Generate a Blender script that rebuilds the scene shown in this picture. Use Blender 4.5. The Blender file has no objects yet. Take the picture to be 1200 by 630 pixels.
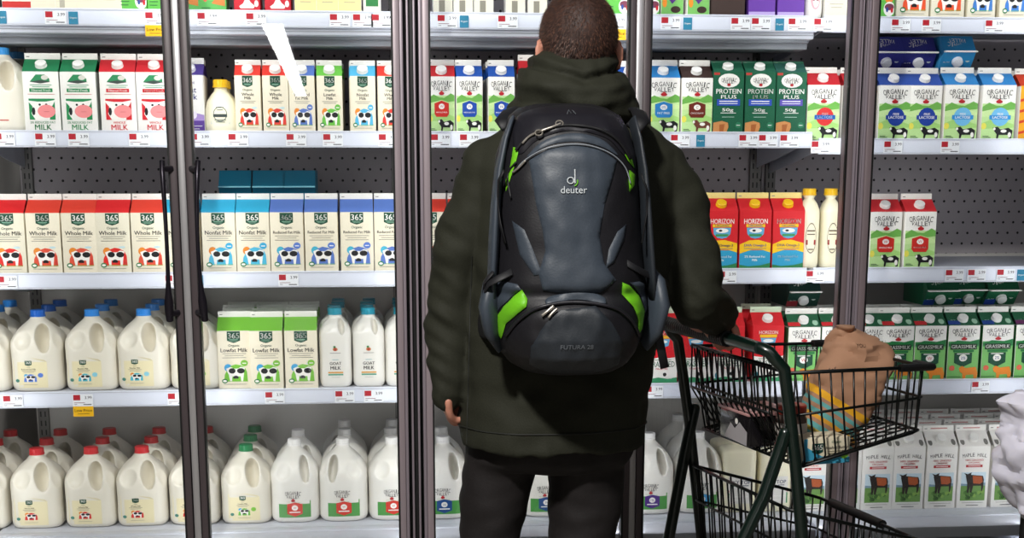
import bpy, bmesh, math, random
from mathutils import Vector, Matrix, noise
from mathutils.geometry import delaunay_2d_cdt
from mathutils.bvhtree import BVHTree
random.seed(7)
sc = bpy.context.scene
COL = sc.collection
PI = math.pi

# ------------------------------------------------------------------ camera
F, PPY, PITCH, YAW, CZ = 1665.0, 535.0, math.radians(11.6), math.radians(5.38), 1.40
cam_d = bpy.data.cameras.new('camera'); cam = bpy.data.objects.new('camera', cam_d); COL.objects.link(cam)
cam.location = (0, 0, CZ); cam.rotation_euler = (PI/2 - PITCH, 0, -YAW)
cam_d.sensor_width = 36; cam_d.lens = 36*F/1200; cam_d.shift_y = (PPY-315)/1200.0
cam_d.clip_start = 0.05; cam_d.clip_end = 100
sc.camera = cam
FW = Vector((math.sin(YAW)*math.cos(PITCH), math.cos(YAW)*math.cos(PITCH), -math.sin(PITCH)))
RT = Vector((math.cos(YAW), -math.sin(YAW), 0)); UP = RT.cross(FW); EYE = Vector((0, 0, CZ))
def ray(px, py): return FW + RT*((px-600)/F) - UP*((py-PPY)/F)
def at(px, py, Y):
    d = ray(px, py); return EYE + d*(Y/d.y)

# ------------------------------------------------------------------ world, exposure, lights
w = bpy.data.worlds.new('world'); sc.world = w; w.use_nodes = True
w.node_tree.nodes['Background'].inputs[0].default_value = (0.78, 0.80, 0.9, 1)
w.node_tree.nodes['Background'].inputs[1].default_value = 0.06
sc.view_settings.view_transform = 'Standard'; sc.view_settings.look = 'None'
sc.view_settings.exposure = 0.0; sc.view_settings.gamma = 1; sc.view_settings.use_curve_mapping = False

DOOR_Y, SHELF_Y, PROD_Y, BACK_Y = 3.985, 4.21, 4.235, 4.80
MULL = [-1.142, -0.518, 0.100, 0.722, 1.347, 1.970]       # centres of the door joints
def area(name, loc, rot, sx, sy, power, color=(1, 1, 1)):
    l = bpy.data.lights.new(name, 'AREA'); l.shape = 'RECTANGLE'; l.size = sx; l.size_y = sy
    l.energy = power; l.color = color
    o = bpy.data.objects.new(name, l); COL.objects.link(o); o.location = loc; o.rotation_euler = rot
    return o
LEDP = 1.36
for mx in MULL:          # the case's vertical light tubes stand behind the door posts
    for s in (-1, 1):
        area('case_light', (mx+s*0.028, DOOR_Y+0.045, 1.12), (PI/2, 0, -s*0.5), 0.03, 1.75, LEDP, (0.97, 0.98, 1.0))
for x0 in (-0.52, 0.72, 1.95):
    area('case_light', (x0, DOOR_Y+0.06, 2.08), (math.radians(38), 0, 0), 1.15, 0.04, 1.8, (0.97, 0.98, 1.0))
area('store_light', (-0.75, 0.45, 3.4), (math.radians(50), 0, math.radians(-30)), 0.22, 0.18, 135, (1.0, 0.97, 0.92))
area('store_light', (0.6, 1.0, 3.05), (math.radians(30), 0, 0), 3.0, 0.5, 11, (0.92, 0.92, 1.0))

# ------------------------------------------------------------------ materials
def lin(c):
    c = c/255.0
    return c/12.92 if c <= 0.04045 else ((c+0.055)/1.055)**2.4
MATS = {}
def rgb(h):
    h = h.lstrip('#'); return tuple(lin(int(h[i:i+2], 16)) for i in (0, 2, 4))
def mat(h, rough=0.45, metal=0.0, key=None, spec=0.5, nscale=0, nbump=0, namt=0.0, sss=0.0, coat=0):
    k = (h, rough, metal, nscale, nbump, namt, sss, coat, spec)
    if k in MATS: return MATS[k]
    m = bpy.data.materials.new(key or ('paint_'+h.strip('#'))); m.use_nodes = True
    nt = m.node_tree; b = nt.nodes['Principled BSDF']
    c = rgb(h)
    b.inputs['Base Color'].default_value = (*c, 1); b.inputs['Roughness'].default_value = rough
    b.inputs['Metallic'].default_value = metal; b.inputs['Specular IOR Level'].default_value = spec
    b.inputs['Coat Weight'].default_value = coat
    if sss:
        b.inputs['Subsurface Weight'].default_value = sss; b.inputs['Subsurface Radius'].default_value = (0.02, 0.018, 0.014); b.inputs['Subsurface Scale'].default_value = 1.0
    if nscale:
        tc = nt.nodes.new('ShaderNodeTexCoord'); n = nt.nodes.new('ShaderNodeTexNoise'); n.inputs['Scale'].default_value = nscale; n.inputs['Detail'].default_value = 6
        nt.links.new(tc.outputs['Object'], n.inputs['Vector'])
        if nbump:
            bp = nt.nodes.new('ShaderNodeBump'); bp.inputs['Strength'].default_value = nbump; bp.inputs['Distance'].default_value = 0.004
            nt.links.new(n.outputs['Fac'], bp.inputs['Height']); nt.links.new(bp.outputs['Normal'], b.inputs['Normal'])
        if namt:
            r = nt.nodes.new('ShaderNodeValToRGB'); r.color_ramp.elements[0].position = 0.3; r.color_ramp.elements[1].position = 0.7
            r.color_ramp.elements[0].color = (*[x*(1-namt) for x in c], 1); r.color_ramp.elements[1].color = (*[min(1, x*(1+namt)) for x in c], 1)
            nt.links.new(n.outputs['Fac'], r.inputs['Fac']); nt.links.new(r.outputs['Color'], b.inputs['Base Color'])
    MATS[k] = m; return m
def pr(h): return mat(h, 0.55, spec=0.3)      # printed ink on carton
# carton and print colours
WHITE, CREAM, IVORY = '#f2efe9', '#efe6cf', '#e9e2cc'
RED, ORED, GREEN, DGREEN, LGREEN = '#cf1f2b', '#e2472e', '#1f7a3f', '#0f4a34', '#7fc241'
BLUE, DBLUE, SKY, PERI, BLACK, YELLOW = '#1d5fb0', '#1c3a94', '#35a9d6', '#5b7fd0', '#16161a', '#f3c21d'
ORANGE, PURPLE, PINK, MINT, BROWN, TEAL = '#e98a2b', '#5a3494', '#ef8f92', '#bfe39a', '#5e2c20', '#1788a8'
M_steel = mat('#c4c2c4', 0.32, 0.5, 'brushed_metal'); M_dark = mat('#544a4d', 0.42, 0.1, 'dark_bronze_anodised_metal')
M_black = mat('#0b0b0c', 0.5, 0, 'black_rubber'); M_mauve = mat('#9a8f98', 0.4, 0.2, 'grey_aluminium')
M_shelf = mat('#c9ccd6', 0.4, 0.1, 'shelf_paint', nscale=30, namt=0.03)
M_rail = mat('#dfe3f0', 0.25, 0, 'price_rail_plastic')
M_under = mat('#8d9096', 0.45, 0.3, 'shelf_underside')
M_hdpe = mat('#e7e1d2', 0.33, 0, 'milk_jug_plastic', sss=0.08)
M_hdpe2 = mat('#ebe8e0', 0.33, 0, 'white_jug_plastic', sss=0.08)
M_cream = mat('#efe8cc', 0.35, 0, 'cream_bottle_plastic', sss=0.2)

def pegboard_mat(name, base, dots, pitch=0.036):
    m = bpy.data.materials.new(name); m.use_nodes = True; nt = m.node_tree; b = nt.nodes['Principled BSDF']
    b.inputs['Roughness'].default_value = 0.45; b.inputs['Metallic'].default_value = 0.25
    N = nt.nodes.new; L = nt.links.new
    tc = N('ShaderNodeTexCoord'); sx = N('ShaderNodeSeparateXYZ'); L(tc.outputs['Object'], sx.inputs[0])
    def math_(op, a, b_=None, v=None):
        n = N('ShaderNodeMath'); n.operation = op
        if isinstance(a, (int, float)): n.inputs[0].default_value = a
        else: L(a, n.inputs[0])
        if b_ is not None:
            if isinstance(b_, (int, float)): n.inputs[1].default_value = b_
            else: L(b_, n.inputs[1])
        return n.outputs[0]
    zz = math_('DIVIDE', sx.outputs['Z'], pitch); row = math_('FLOOR', zz)
    odd = math_('MULTIPLY', math_('MODULO', math_('ADD', row, 100), 2), 0.5)
    fx = math_('SUBTRACT', math_('FRACT', math_('ADD', math_('DIVIDE', sx.outputs['X'], pitch), odd)), 0.5)
    fz = math_('SUBTRACT', math_('FRACT', zz), 0.5)
    d = math_('SQRT', math_('ADD', math_('MULTIPLY', fx, fx), math_('MULTIPLY', fz, fz)))
    hole = math_('LESS_THAN', d, 0.115)
    n = N('ShaderNodeTexNoise'); n.inputs['Scale'].default_value = 5; L(tc.outputs['Object'], n.inputs['Vector'])
    cr = N('ShaderNodeValToRGB'); c = rgb(base); cr.color_ramp.elements[0].color = (*[x*.8 for x in c], 1); cr.color_ramp.elements[1].color = (*[x*1.15 for x in c], 1)
    L(n.outputs['Fac'], cr.inputs['Fac'])
    if dots:
        mx = N('ShaderNodeMix'); mx.data_type = 'RGBA'; L(hole, mx.inputs[0]); L(cr.outputs[0], mx.inputs[6]); mx.inputs[7].default_value = (0.006, 0.006, 0.006, 1)
        L(mx.outputs[2], b.inputs['Base Color'])
    else: L(cr.outputs[0], b.inputs['Base Color'])
    return m
M_peg = pegboard_mat('pegboard_steel', '#b0a8ab', True); M_back = pegboard_mat('case_back_steel', '#d6d2cc', False)

def glass_mat():
    m = bpy.data.materials.new('door_glass'); m.use_nodes = True; nt = m.node_tree; nt.nodes.clear()
    N = nt.nodes.new; L = nt.links.new
    o = N('ShaderNodeOutputMaterial'); mx = N('ShaderNodeMixShader'); t = N('ShaderNodeBsdfTransparent'); g = N('ShaderNodeBsdfGlossy'); fr = N('ShaderNodeFresnel')
    t.inputs[0].default_value = (0.97, 0.98, 0.98, 1); g.inputs['Roughness'].default_value = 0.01; fr.inputs['IOR'].default_value = 1.5
    L(fr.outputs[0], mx.inputs[0]); L(t.outputs[0], mx.inputs[1]); L(g.outputs[0], mx.inputs[2]); L(mx.outputs[0], o.inputs[0])
    return m
M_glass = glass_mat()

# ------------------------------------------------------------------ mesh builder
class MB:
    def __init__(s): s.v = []; s.f = []; s.m = []; s.sm = []; s.mats = []
    def mi(s, m):
        if m not in s.mats: s.mats.append(m)
        return s.mats.index(m)
    def add(s, vs, fs, m, smooth=False):
        b = len(s.v); s.v += [tuple(v) for v in vs]; k = s.mi(m)
        for f in fs: s.f.append(tuple(b+i for i in f)); s.m.append(k); s.sm.append(smooth)
        return s
    def box(s, x0, x1, y0, y1, z0, z1, m, M=None):
        vs = [(x, y, z) for x in (x0, x1) for y in (y0, y1) for z in (z0, z1)]
        if M: vs = [M @ Vector(v) for v in vs]
        return s.add(vs, [(0, 1, 3, 2), (4, 6, 7, 5), (0, 4, 5, 1), (2, 3, 7, 6), (0, 2, 6, 4), (1, 5, 7, 3)], m)
    def bbox(s, x0, x1, y0, y1, z0, z1, m, b=0.003, M=None):      # bevelled box
        bm = bmesh.new(); bmesh.ops.create_cube(bm, size=1)
        for v in bm.verts: v.co = Vector(((x0+x1)/2+v.co.x*(x1-x0), (y0+y1)/2+v.co.y*(y1-y0), (z0+z1)/2+v.co.z*(z1-z0)))
        bmesh.ops.bevel(bm, geom=list(bm.edges), offset=b, segments=2, profile=0.5, affect='EDGES')
        bm.verts.index_update()
        s.add([(M @ v.co if M else v.co) for v in bm.verts], [[v.index for v in f.verts] for f in bm.faces], m); bm.free(); return s
    def tube(s, pts, r, m, n=10, cap=True, flat=None):
        pts = [Vector(p) for p in pts]; k = len(pts)
        rs = r if isinstance(r, (list, tuple)) else [r]*k
        T = []
        for i in range(k):
            a = pts[max(0, i-1)]; b = pts[min(k-1, i+1)]; T.append((b-a).normalized())
        u = T[0].orthogonal().normalized()
        if flat is not None: u = (Vector(flat) - T[0]*Vector(flat).dot(T[0])).normalized()
        vs = []
        for i in range(k):
            u = (u - T[i]*u.dot(T[i]))
            u = u.normalized() if u.length > 1e-6 else T[i].orthogonal().normalized()
            w_ = T[i].cross(u)
            rr = rs[i]; ra, rb = rr if isinstance(rr, (tuple, list)) else (rr, rr)
            for j in range(n):
                a = 2*PI*j/n; vs.append(pts[i] + u*(ra*math.cos(a)) + w_*(rb*math.sin(a)))
        fs = [(i*n+j, i*n+(j+1) % n, (i+1)*n+(j+1) % n, (i+1)*n+j) for i in range(k-1) for j in range(n)]
        if cap: fs += [tuple(reversed(range(n))), tuple((k-1)*n+j for j in range(n))]
        return s.add(vs, fs, m, True)
    def rings(s, rs, m, cap=True, smooth=True):
        n = len(rs[0]); vs = [p for r in rs for p in r]
        fs = [(i*n+j, i*n+(j+1) % n, (i+1)*n+(j+1) % n, (i+1)*n+j) for i in range(len(rs)-1) for j in range(n)]
        if cap: fs += [tuple(reversed(range(n))), tuple((len(rs)-1)*n+j for j in range(n))]
        return s.add(vs, fs, m, smooth)
    def lathe(s, prof, m, n=24, M=None):
        rs = []
        for r, z in prof: rs.append([(M @ Vector((r*math.cos(2*PI*j/n), r*math.sin(2*PI*j/n), z)) if M else Vector((r*math.cos(2*PI*j/n), r*math.sin(2*PI*j/n), z))) for j in range(n)])
        return s.rings(rs, m)
    def ell(s, c, r, m, R=None, n=20):
        c = Vector(c); vs = []; fs = []
        rs = []
        for i in range(1, n//2):
            t = PI*i/(n//2); ring = []
            for j in range(n):
                a = 2*PI*j/n; p = Vector((r[0]*math.sin(t)*math.cos(a), r[1]*math.sin(t)*math.sin(a), -r[2]*math.cos(t)))
                ring.append(c + (R @ p if R else p))
            rs.append(ring)
        return s.rings(rs, m)
    def merge(s, o, M=None):
        b = len(s.v); s.v += [tuple(M @ Vector(v)) if M else v for v in o.v]
        for f, k, q in zip(o.f, o.m, o.sm): s.f.append(tuple(b+i for i in f)); s.m.append(s.mi(o.mats[k])); s.sm.append(q)
        return s
    def mesh(s, name, angle=None):
        me = bpy.data.meshes.new(name); me.from_pydata(s.v, [], s.f)
        for m in s.mats: me.materials.append(m)
        me.polygons.foreach_set('material_index', s.m); me.polygons.foreach_set('use_smooth', s.sm)
        if angle: me.set_sharp_from_angle(angle=math.radians(angle))
        me.update(); return me
def link(name, me, parent=None, loc=(0, 0, 0), rot=None):
    o = bpy.data.objects.new(name, me); COL.objects.link(o); o.location = loc
    if rot: o.rotation_euler = rot
    if parent: o.parent = parent
    return o
def build(name, mb, parent=None, loc=(0, 0, 0), rot=None, angle=40):
    return link(name, mb.mesh(name, angle), parent, loc, rot)
def tag(o, label=None, cat=None, group=None, kind=None):
    if label: o['label'] = label
    if cat: o['category'] = cat
    if group: o['group'] = group
    if kind: o['kind'] = kind
    return o
def empty(name, loc=(0, 0, 0), rz=0):
    o = bpy.data.objects.new(name, None); COL.objects.link(o); o.location = loc; o.rotation_euler = (0, 0, rz); o.empty_display_size = 0.05
    return o
def copy_tree(o, parent=None):
    c = o.copy(); COL.objects.link(c); c.parent = parent
    for ch in list(o.children): copy_tree(ch, c)
    return c
def solidify_mesh(mb, voxel, smooth=0, name='tmp', extra=None):
    """join overlapping closed shapes of a builder into one continuous surface"""
    me = mb.mesh(name); o = bpy.data.objects.new(name, me); COL.objects.link(o)
    others = []
    if extra:
        for e in extra:
            eo = bpy.data.objects.new('cut', e.mesh('cut')); COL.objects.link(eo); others.append(eo)
    r = o.modifiers.new('r', 'REMESH'); r.mode = 'VOXEL'; r.voxel_size = voxel
    for eo in others:
        b = o.modifiers.new('b', 'BOOLEAN'); b.operation = 'DIFFERENCE'; b.object = eo; b.solver = 'FAST'
    if others:
        r = o.modifiers.new('r2', 'REMESH'); r.mode = 'VOXEL'; r.voxel_size = voxel
    if smooth:
        s_ = o.modifiers.new('s', 'SMOOTH'); s_.factor = 0.5; s_.iterations = smooth
    dg = bpy.context.evaluated_depsgraph_get(); dg.update()
    out = bpy.data.meshes.new_from_object(o.evaluated_get(dg), depsgraph=dg)
    for q in [o]+others: bpy.data.objects.remove(q)
    out.polygons.foreach_set('use_smooth', [True]*len(out.polygons)); out.name = name
    return out

# ------------------------------------------------------------------ text
_TX = {}
def text_tris(s, res=2):
    if s in _TX: return _TX[s]
    c = bpy.data.curves.new('t', 'FONT'); c.body = s; c.size = 1; c.resolution_u = res; c.fill_mode = 'FRONT'
    o = bpy.data.objects.new('t', c); COL.objects.link(o)
    dg = bpy.context.evaluated_depsgraph_get(); dg.update()
    me = bpy.data.meshes.new_from_object(o.evaluated_get(dg), depsgraph=dg)
    vs = [(v.co.x, v.co.y) for v in me.vertices]; fs = [tuple(p.vertices) for p in me.polygons]
    bpy.data.objects.remove(o); bpy.data.meshes.remove(me); bpy.data.curves.remove(c)
    if vs:
        x0 = min(v[0] for v in vs); x1 = max(v[0] for v in vs); y0 = min(v[1] for v in vs); y1 = max(v[1] for v in vs)
        vs = [((x-(x0+x1)/2), (y-(y0+y1)/2)) for x, y in vs]; wdt, hgt = x1-x0, y1-y0
    else: wdt = hgt = 1
    _TX[s] = (vs, fs, wdt, hgt); return _TX[s]

class Print:
    """flat printing on a face: coordinates in metres on the face, u right, v up; depth grows per layer"""
    def __init__(s, W, H): s.W = W; s.H = H; s.q = []; s.n = 0
    def _p(s, pts, fs, col): s.n += 1; s.q.append((pts, fs, col, s.n))
    def rect(s, u0, v0, u1, v1, col, sub=1):
        if sub == 1: s._p([(u0*s.W, v0*s.H), (u1*s.W, v0*s.H), (u1*s.W, v1*s.H), (u0*s.W, v1*s.H)], [(0, 1, 2, 3)], col)
        else:
            n = sub; pts = [((u0+(u1-u0)*i/n)*s.W, (v0+(v1-v0)*j/n)*s.H) for j in range(n+1) for i in range(n+1)]
            s._p(pts, [(j*(n+1)+i, j*(n+1)+i+1, (j+1)*(n+1)+i+1, (j+1)*(n+1)+i) for j in range(n) for i in range(n)], col)
    def poly(s, pts, col): s._p([(u*s.W, v*s.H) for u, v in pts], [tuple(range(len(pts)))], col)
    def ell(s, u, v, ru, rv, col, n=16): s.poly([(u+ru*math.cos(2*PI*i/n), v+rv*math.sin(2*PI*i/n)) for i in range(n)], col)
    def ring(s, u, v, ru, rv, k, col, n=18):
        a = [((u+ru*math.cos(2*PI*i/n))*s.W, (v+rv*math.sin(2*PI*i/n))*s.H) for i in range(n)]
        b = [((u+k*ru*math.cos(2*PI*i/n))*s.W, (v+k*rv*math.sin(2*PI*i/n))*s.H) for i in range(n)]
        s._p(a+b, [(i, (i+1) % n, n+(i+1) % n, n+i) for i in range(n)], col)
    def text(s, t, u, v, w, h, col, rot=0, sq=True):
        """fit text t in a box w x h (fractions of the face)"""
        vs, fs, tw, th = text_tris(t)
        kx = w*s.W/tw; ky = h*s.H/th
        if sq: k = min(kx, ky); kx = ky = k
        c, sn = math.cos(rot), math.sin(rot)
        if len(t) > 1 and h*s.H > .002:      # heavier strokes
            e = .035*th*kx; vs = vs+[(x+e/kx, y) for x, y in vs]; n0 = len(vs)//2; fs = list(fs)+[tuple(i+n0 for i in f) for f in fs]
        s._p([(u*s.W + (x*kx)*c-(y*ky)*sn, v*s.H + (x*kx)*sn+(y*ky)*c) for x, y in vs], fs, col)
    def arch(s, t, u, v, w, h, col, bend=0.3, grow=0.0):
        """letters set on an arc"""
        n = len(t)
        for i, ch in enumerate(t):
            if ch == ' ': continue
            q = (i+0.5)/n*2-1
            _, _, tw, th = text_tris(ch); hh = h*(1+grow*(q*q)); kx = min(w/n*0.86*s.W/tw, hh*s.H/th*1.5)
            s.text(ch, u+q*w/2, v-bend*h*(q*q), kx*tw/s.W, hh, col, rot=-q*0.22*(1 if bend > 0 else -1), sq=False)
    def lines(s, u, v, w, n, dv, col, t=0.007):
        for i in range(n):
            k = w*(1-0.2*(i % 2)); s.rect(u-k/2, v-i*dv, u+k/2, v-i*dv+t, col)
    def onto(s, mb, fn):
        for pts, fs, col, k in s.q: mb.add([fn(a, b, k) for a, b in pts], fs, pr(col))

def cow365(p, u, v, w, h, c1, c2, c3=ORANGE):
    """white cow with dark patches before a coloured hump"""
    P = lambda a, b: (u+(a-.5)*w, v+(b-.5)*h)
    p.ell(*P(.18, .8), w*.16, h*.22, c3)
    p.poly([P(*q) for q in [(0, 0), (1, 0), (.98, .55), (.9, .8), (.7, .95), (.5, 1), (.3, .9), (.15, .7), (.03, .4)]], c1)
    p.poly([P(*q) for q in [(.1, .75), (.3, .85), (.42, .75), (.6, .75), (.72, .85), (.9, .8), (.85, .5), (.8, 0), (.72, 0), (.7, .3), (.35, .3), (.33, 0), (.25, 0), (.2, .4), (.15, .55)]], WHITE)
    p.ell(*P(.35, .62), w*.15, h*.16, BLACK, 10); p.ell(*P(.72, .62), w*.17, h*.16, BLACK, 10)
    p.ell(*P(.5, .22), w*.12, h*.13, BLACK, 10); p.rect(*P(.38, 0), *P(.66, .17), c1)
    p.poly([P(*q) for q in [(.85, 0), (.98, 0), (.93, .55)]], c2)
def shield(p, u, v, w, h, col, num='365', sub=True):
    p.poly([(u-w/2, v+h/2), (u+w/2, v+h/2), (u+w/2, v-h*.3), (u+w*.2, v-h*.44), (u, v-h/2), (u-w*.2, v-h*.44), (u-w/2, v-h*.3)], col)
    p.text(num, u, v+h*.12, w*.86, h*.5, WHITE)
    if sub: p.rect(u-w*.34, v-h*.24, u+w*.34, v-h*.20, '#9fc9b0'); p.rect(u-w*.26, v-h*.34, u+w*.26, v-h*.31, '#9fc9b0')
def d365(c1, kind, body=CREAM, c2=None, qt=False, round_=None, c3=ORANGE, sky=True):
    def f(p):
        shield(p, 0, .93-.04, .40, .2, DGREEN)
        p.text('Organic', 0, .74, .38, .055, DGREEN)
        if qt:
            a, b = (kind+' Milk').replace('Reduced Fat Milk', 'Reduced/Fat Milk').replace(' Milk', '/Milk', 1).split('/')[:2] if kind != 'Reduced Fat' else ('Reduced', 'Fat Milk')
            p.text(a, 0, .665, .62, .055, BLACK); p.text(b, 0, .60, .5, .05, BLACK); p.lines(0, .54, .6, 2, .03, '#55524a')
        else:
            p.text(kind+' Milk', 0, .665, .82, .07, BLACK); p.lines(0, .60, .72, 3, .035, '#55524a')
        if sky: p.ell(.25, .43, .1, .015, '#bfe0ea')
        cow365(p, .03, .27, .72, .30, c1, c2 or c1, c3)
        if round_: p.ell(.3, .44, .11, .055, round_); p.rect(.24, .43, .36, .445, WHITE)
        p.ell(-.31, .13, .09, .04, GREEN); p.ell(-.31, .13, .06, .02, WHITE)
        p.rect(-.2, .125, .4, .132, LGREEN); p.lines(0, .07, .7, 1, .03, '#8c8878')
    return f
def ovlogo(p, u, v, w, h, col=BLACK):
    p.arch('ORGANIC', u, v+h*.22, w, h*.42, col, 0.35, 0.25); p.arch('VALLEY', u, v-h*.28, w*.82, h*.42, col, -0.1, -0.15)
    p.ell(u, v-h*.72, w*.13, h*.16, '#b5202a', 10); p.poly([(u-w*.1, v-h*.64), (u+w*.1, v-h*.64), (u, v-h*.46)], '#c93a3a')
def dOV(badge, num, word, top=WHITE, cowc=BLACK, grass=MINT, oval=None, band=None):
    def f(p):
        p.rect(-.5, 0, .5, .66, grass)
        p.poly([(-.5, .6), (-.3, .68), (-.1, .63), (.1, .62), (.35, .7), (.5, .66), (.5, .56), (-.5, .5)], '#6fb04f')
        p.poly([(-.5, .52), (0, .58), (.5, .5), (.5, .44), (-.5, .42)], '#cdeaa5')
        p.poly([(-.5, .3), (-.1, .4), (.5, .28), (.5, .22), (-.5, .2)], '#a6d77a')
        p.ell(-.42, .25, .08, .06, '#e8e05a')
        ovlogo(p, 0, .84, .78, .2)
        if oval: p.ell(.05, .42, .27, .17, oval); p.rect(-.27, .37, .37, .45, badge); p.text(num, .05, .41, .5, .05, WHITE); p.text('FREE', .05, .47, .3, .04, WHITE)
        else:
            p.poly([(-.27, .52), (0, .57), (.27, .52), (.27, .33), (.2, .28), (-.2, .28), (-.27, .33)], badge)
            p.ell(0, .465, .11, .05, WHITE); p.text(num, 0, .465, .13, .05, badge); p.text(word, 0, .36, .42, .04, WHITE)
        p.poly([(-.15, .22), (.0, .24), (.08, .19), (.32, .22), (.45, .17), (.42, .02), (.35, .02), (.33, .09), (.05, .09), (.02, .02), (-.03, .02), (-.02, .1), (-.1, .16)], cowc)
        p.ell(.18, .16, .09, .03, WHITE); p.ell(.36, .09, .05, .05, WHITE); p.ell(-.1, .2, .035, .025, WHITE)
        p.rect(-.44, .06, -.26, .07, DGREEN); p.rect(-.44, .035, -.2, .045, DGREEN)
    return f
def dGrassmilk(bc, num, cow=ORANGE):
    def f(p):
        p.rect(-.5, 0, .5, .70, '#4da357'); p.rect(-.5, 0, .5, .60, '#7dc06a')
        p.poly([(-.5, .66), (-.2, .72), (.2, .70), (.5, .74), (.5, .62), (-.5, .62)], GREEN)
        ovlogo(p, 0, .87, .78, .17)
        p.rect(-.42, .55, .42, .655, '#15301f'); p.text('GRASSMILK', 0, .603, .78, .07, WHITE)
        p.rect(-.33, .5, .33, .54, GREEN)
        p.poly([(-.28, .49), (.28, .49), (.28, .3), (0, .22), (-.28, .3)], DGREEN); p.ell(0, .39, .13, .065, WHITE); p.text(num, 0, .39, .15, .06, bc); p.rect(-.2, .46, .2, .475, WHITE)
        p.ell(-.34, .2, .09, .05, '#e2684e')
        p.poly([(-.12, .2), (-.02, .24), (.1, .2), (.42, .22), (.5, .1), (.46, 0), (.38, 0), (.36, .08), (.12, .07), (.1, 0), (.02, 0), (.0, .1), (-.08, .13)], cow)
        p.rect(-.5, .03, -.05, .04, DGREEN)
    return f
def dProtein(bar, top='#1d6446'):
    def f(p):
        p.rect(-.5, 0, .5, 1, '#175c40')
        p.rect(-.5, .95, -.3, .99, '#b63a34')
        p.ell(0, .86, .35, .115, WHITE); p.arch('ORGANIC', 0, .885, .5, .055, BLACK, .5, .2); p.arch('VALLEY', 0, .835, .42, .05, BLACK, -.2, 0); p.ell(0, .79, .06, .022, '#b5202a')
        p.text('PROTEIN', 0, .685, .82, .08, WHITE, sq=False); p.text('PLUS', 0, .595, .5, .06, WHITE, sq=False)
        p.rect(-.38, .45, .38, .555, bar); p.rect(-.3, .515, .3, .53, WHITE); p.rect(-.3, .48, .3, .49, WHITE)
        p.text('50g', -.02, .375, .36, .065, WHITE, sq=False); p.rect(-.25, .325, .25, .335, WHITE); p.rect(-.2, .26, .2, .268, '#b9d5c6')
        p.poly([(-.48, .17), (-.2, .2), (.0, .17), (.02, .1), (-.05, .0), (-.5, .0)], '#c98a52'); p.poly([(-.28, .14), (-.1, .15), (-.15, .02), (-.28, .0)], '#a8602f')
        p.ell(.34, .13, .1, .05, '#2d7a57'); p.rect(.28, .125, .4, .135, WHITE)
    return f
def dHorizon(p):
    p.rect(-.5, 0, .5, 1, '#d3222a'); p.rect(-.5, 0, .5, .32, '#2f9bc4')
    p.poly([(-.5, .42), (-.2, .49), (.1, .5), (.5, .44), (.5, .28), (.2, .33), (-.1, .33), (-.5, .26)], YELLOW)
    p.text('HORIZON', 0, .82, .74, .085, WHITE, sq=False)
    p.rect(-.3, .72, .3, .77, YELLOW); p.text('ORGANIC', 0, .745, .5, .04, DBLUE)
    p.poly([(-.28, .71), (.28, .71), (.26, .6), (.15, .54), (0, .52), (-.15, .54), (-.26, .6)], '#5fa7d0'); p.ell(0, .66, .2, .04, WHITE); p.ell(-.05, .66, .06, .02, BLACK, 8); p.rect(-.2, .56, .2, .6, '#3e8d52')
    p.text('DHA Omega-3', 0, .4, .82, .06, DBLUE); p.rect(-.35, .345, .35, .352, DBLUE)
    p.text('2% Reduced Fat', 0, .21, .7, .04, WHITE); p.text('Milk', 0, .15, .3, .04, WHITE)
    p.poly([(-.5, .0), (.5, 0), (.5, .1), (.2, .06), (-.2, .04), (-.5, .07)], '#2f7c48')
def dGrassFed(p):
    p.rect(-.5, 0, .5, 1, '#d8212b')
    p.poly([(-.5, 0), (.5, 0), (.5, .46), (.2, .44), (0, .47), (-.2, .44), (-.5, .46)], WHITE)
    p.text('HORIZON', 0, .88, .6, .06, WHITE, sq=False); p.rect(-.27, .79, .27, .84, YELLOW)
    p.poly([(-.25, .78), (.25, .78), (.2, .66), (0, .62), (-.2, .66)], '#5fa7d0'); p.ell(0, .73, .17, .03, WHITE)
    p.rect(-.3, .405, .3, .415, GREEN)
    p.text('GRASS FED', 0, .335, .82, .1, '#1c6b45', sq=False); p.text('Whole Milk', 0, .25, .4, .035, RED)
    p.poly([(-.5, 0), (.5, 0), (.5, .1), (.2, .07), (-.1, .1), (-.5, .06)], '#3c9a68'); p.ell(.12, .14, .16, .045, WHITE, 10); p.ell(.1, .15, .06, .035, BLACK, 8); p.ell(.3, .12, .06, .05, WHITE, 8); p.ell(-.36, .12, .06, .06, '#2c8a9a')
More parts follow.
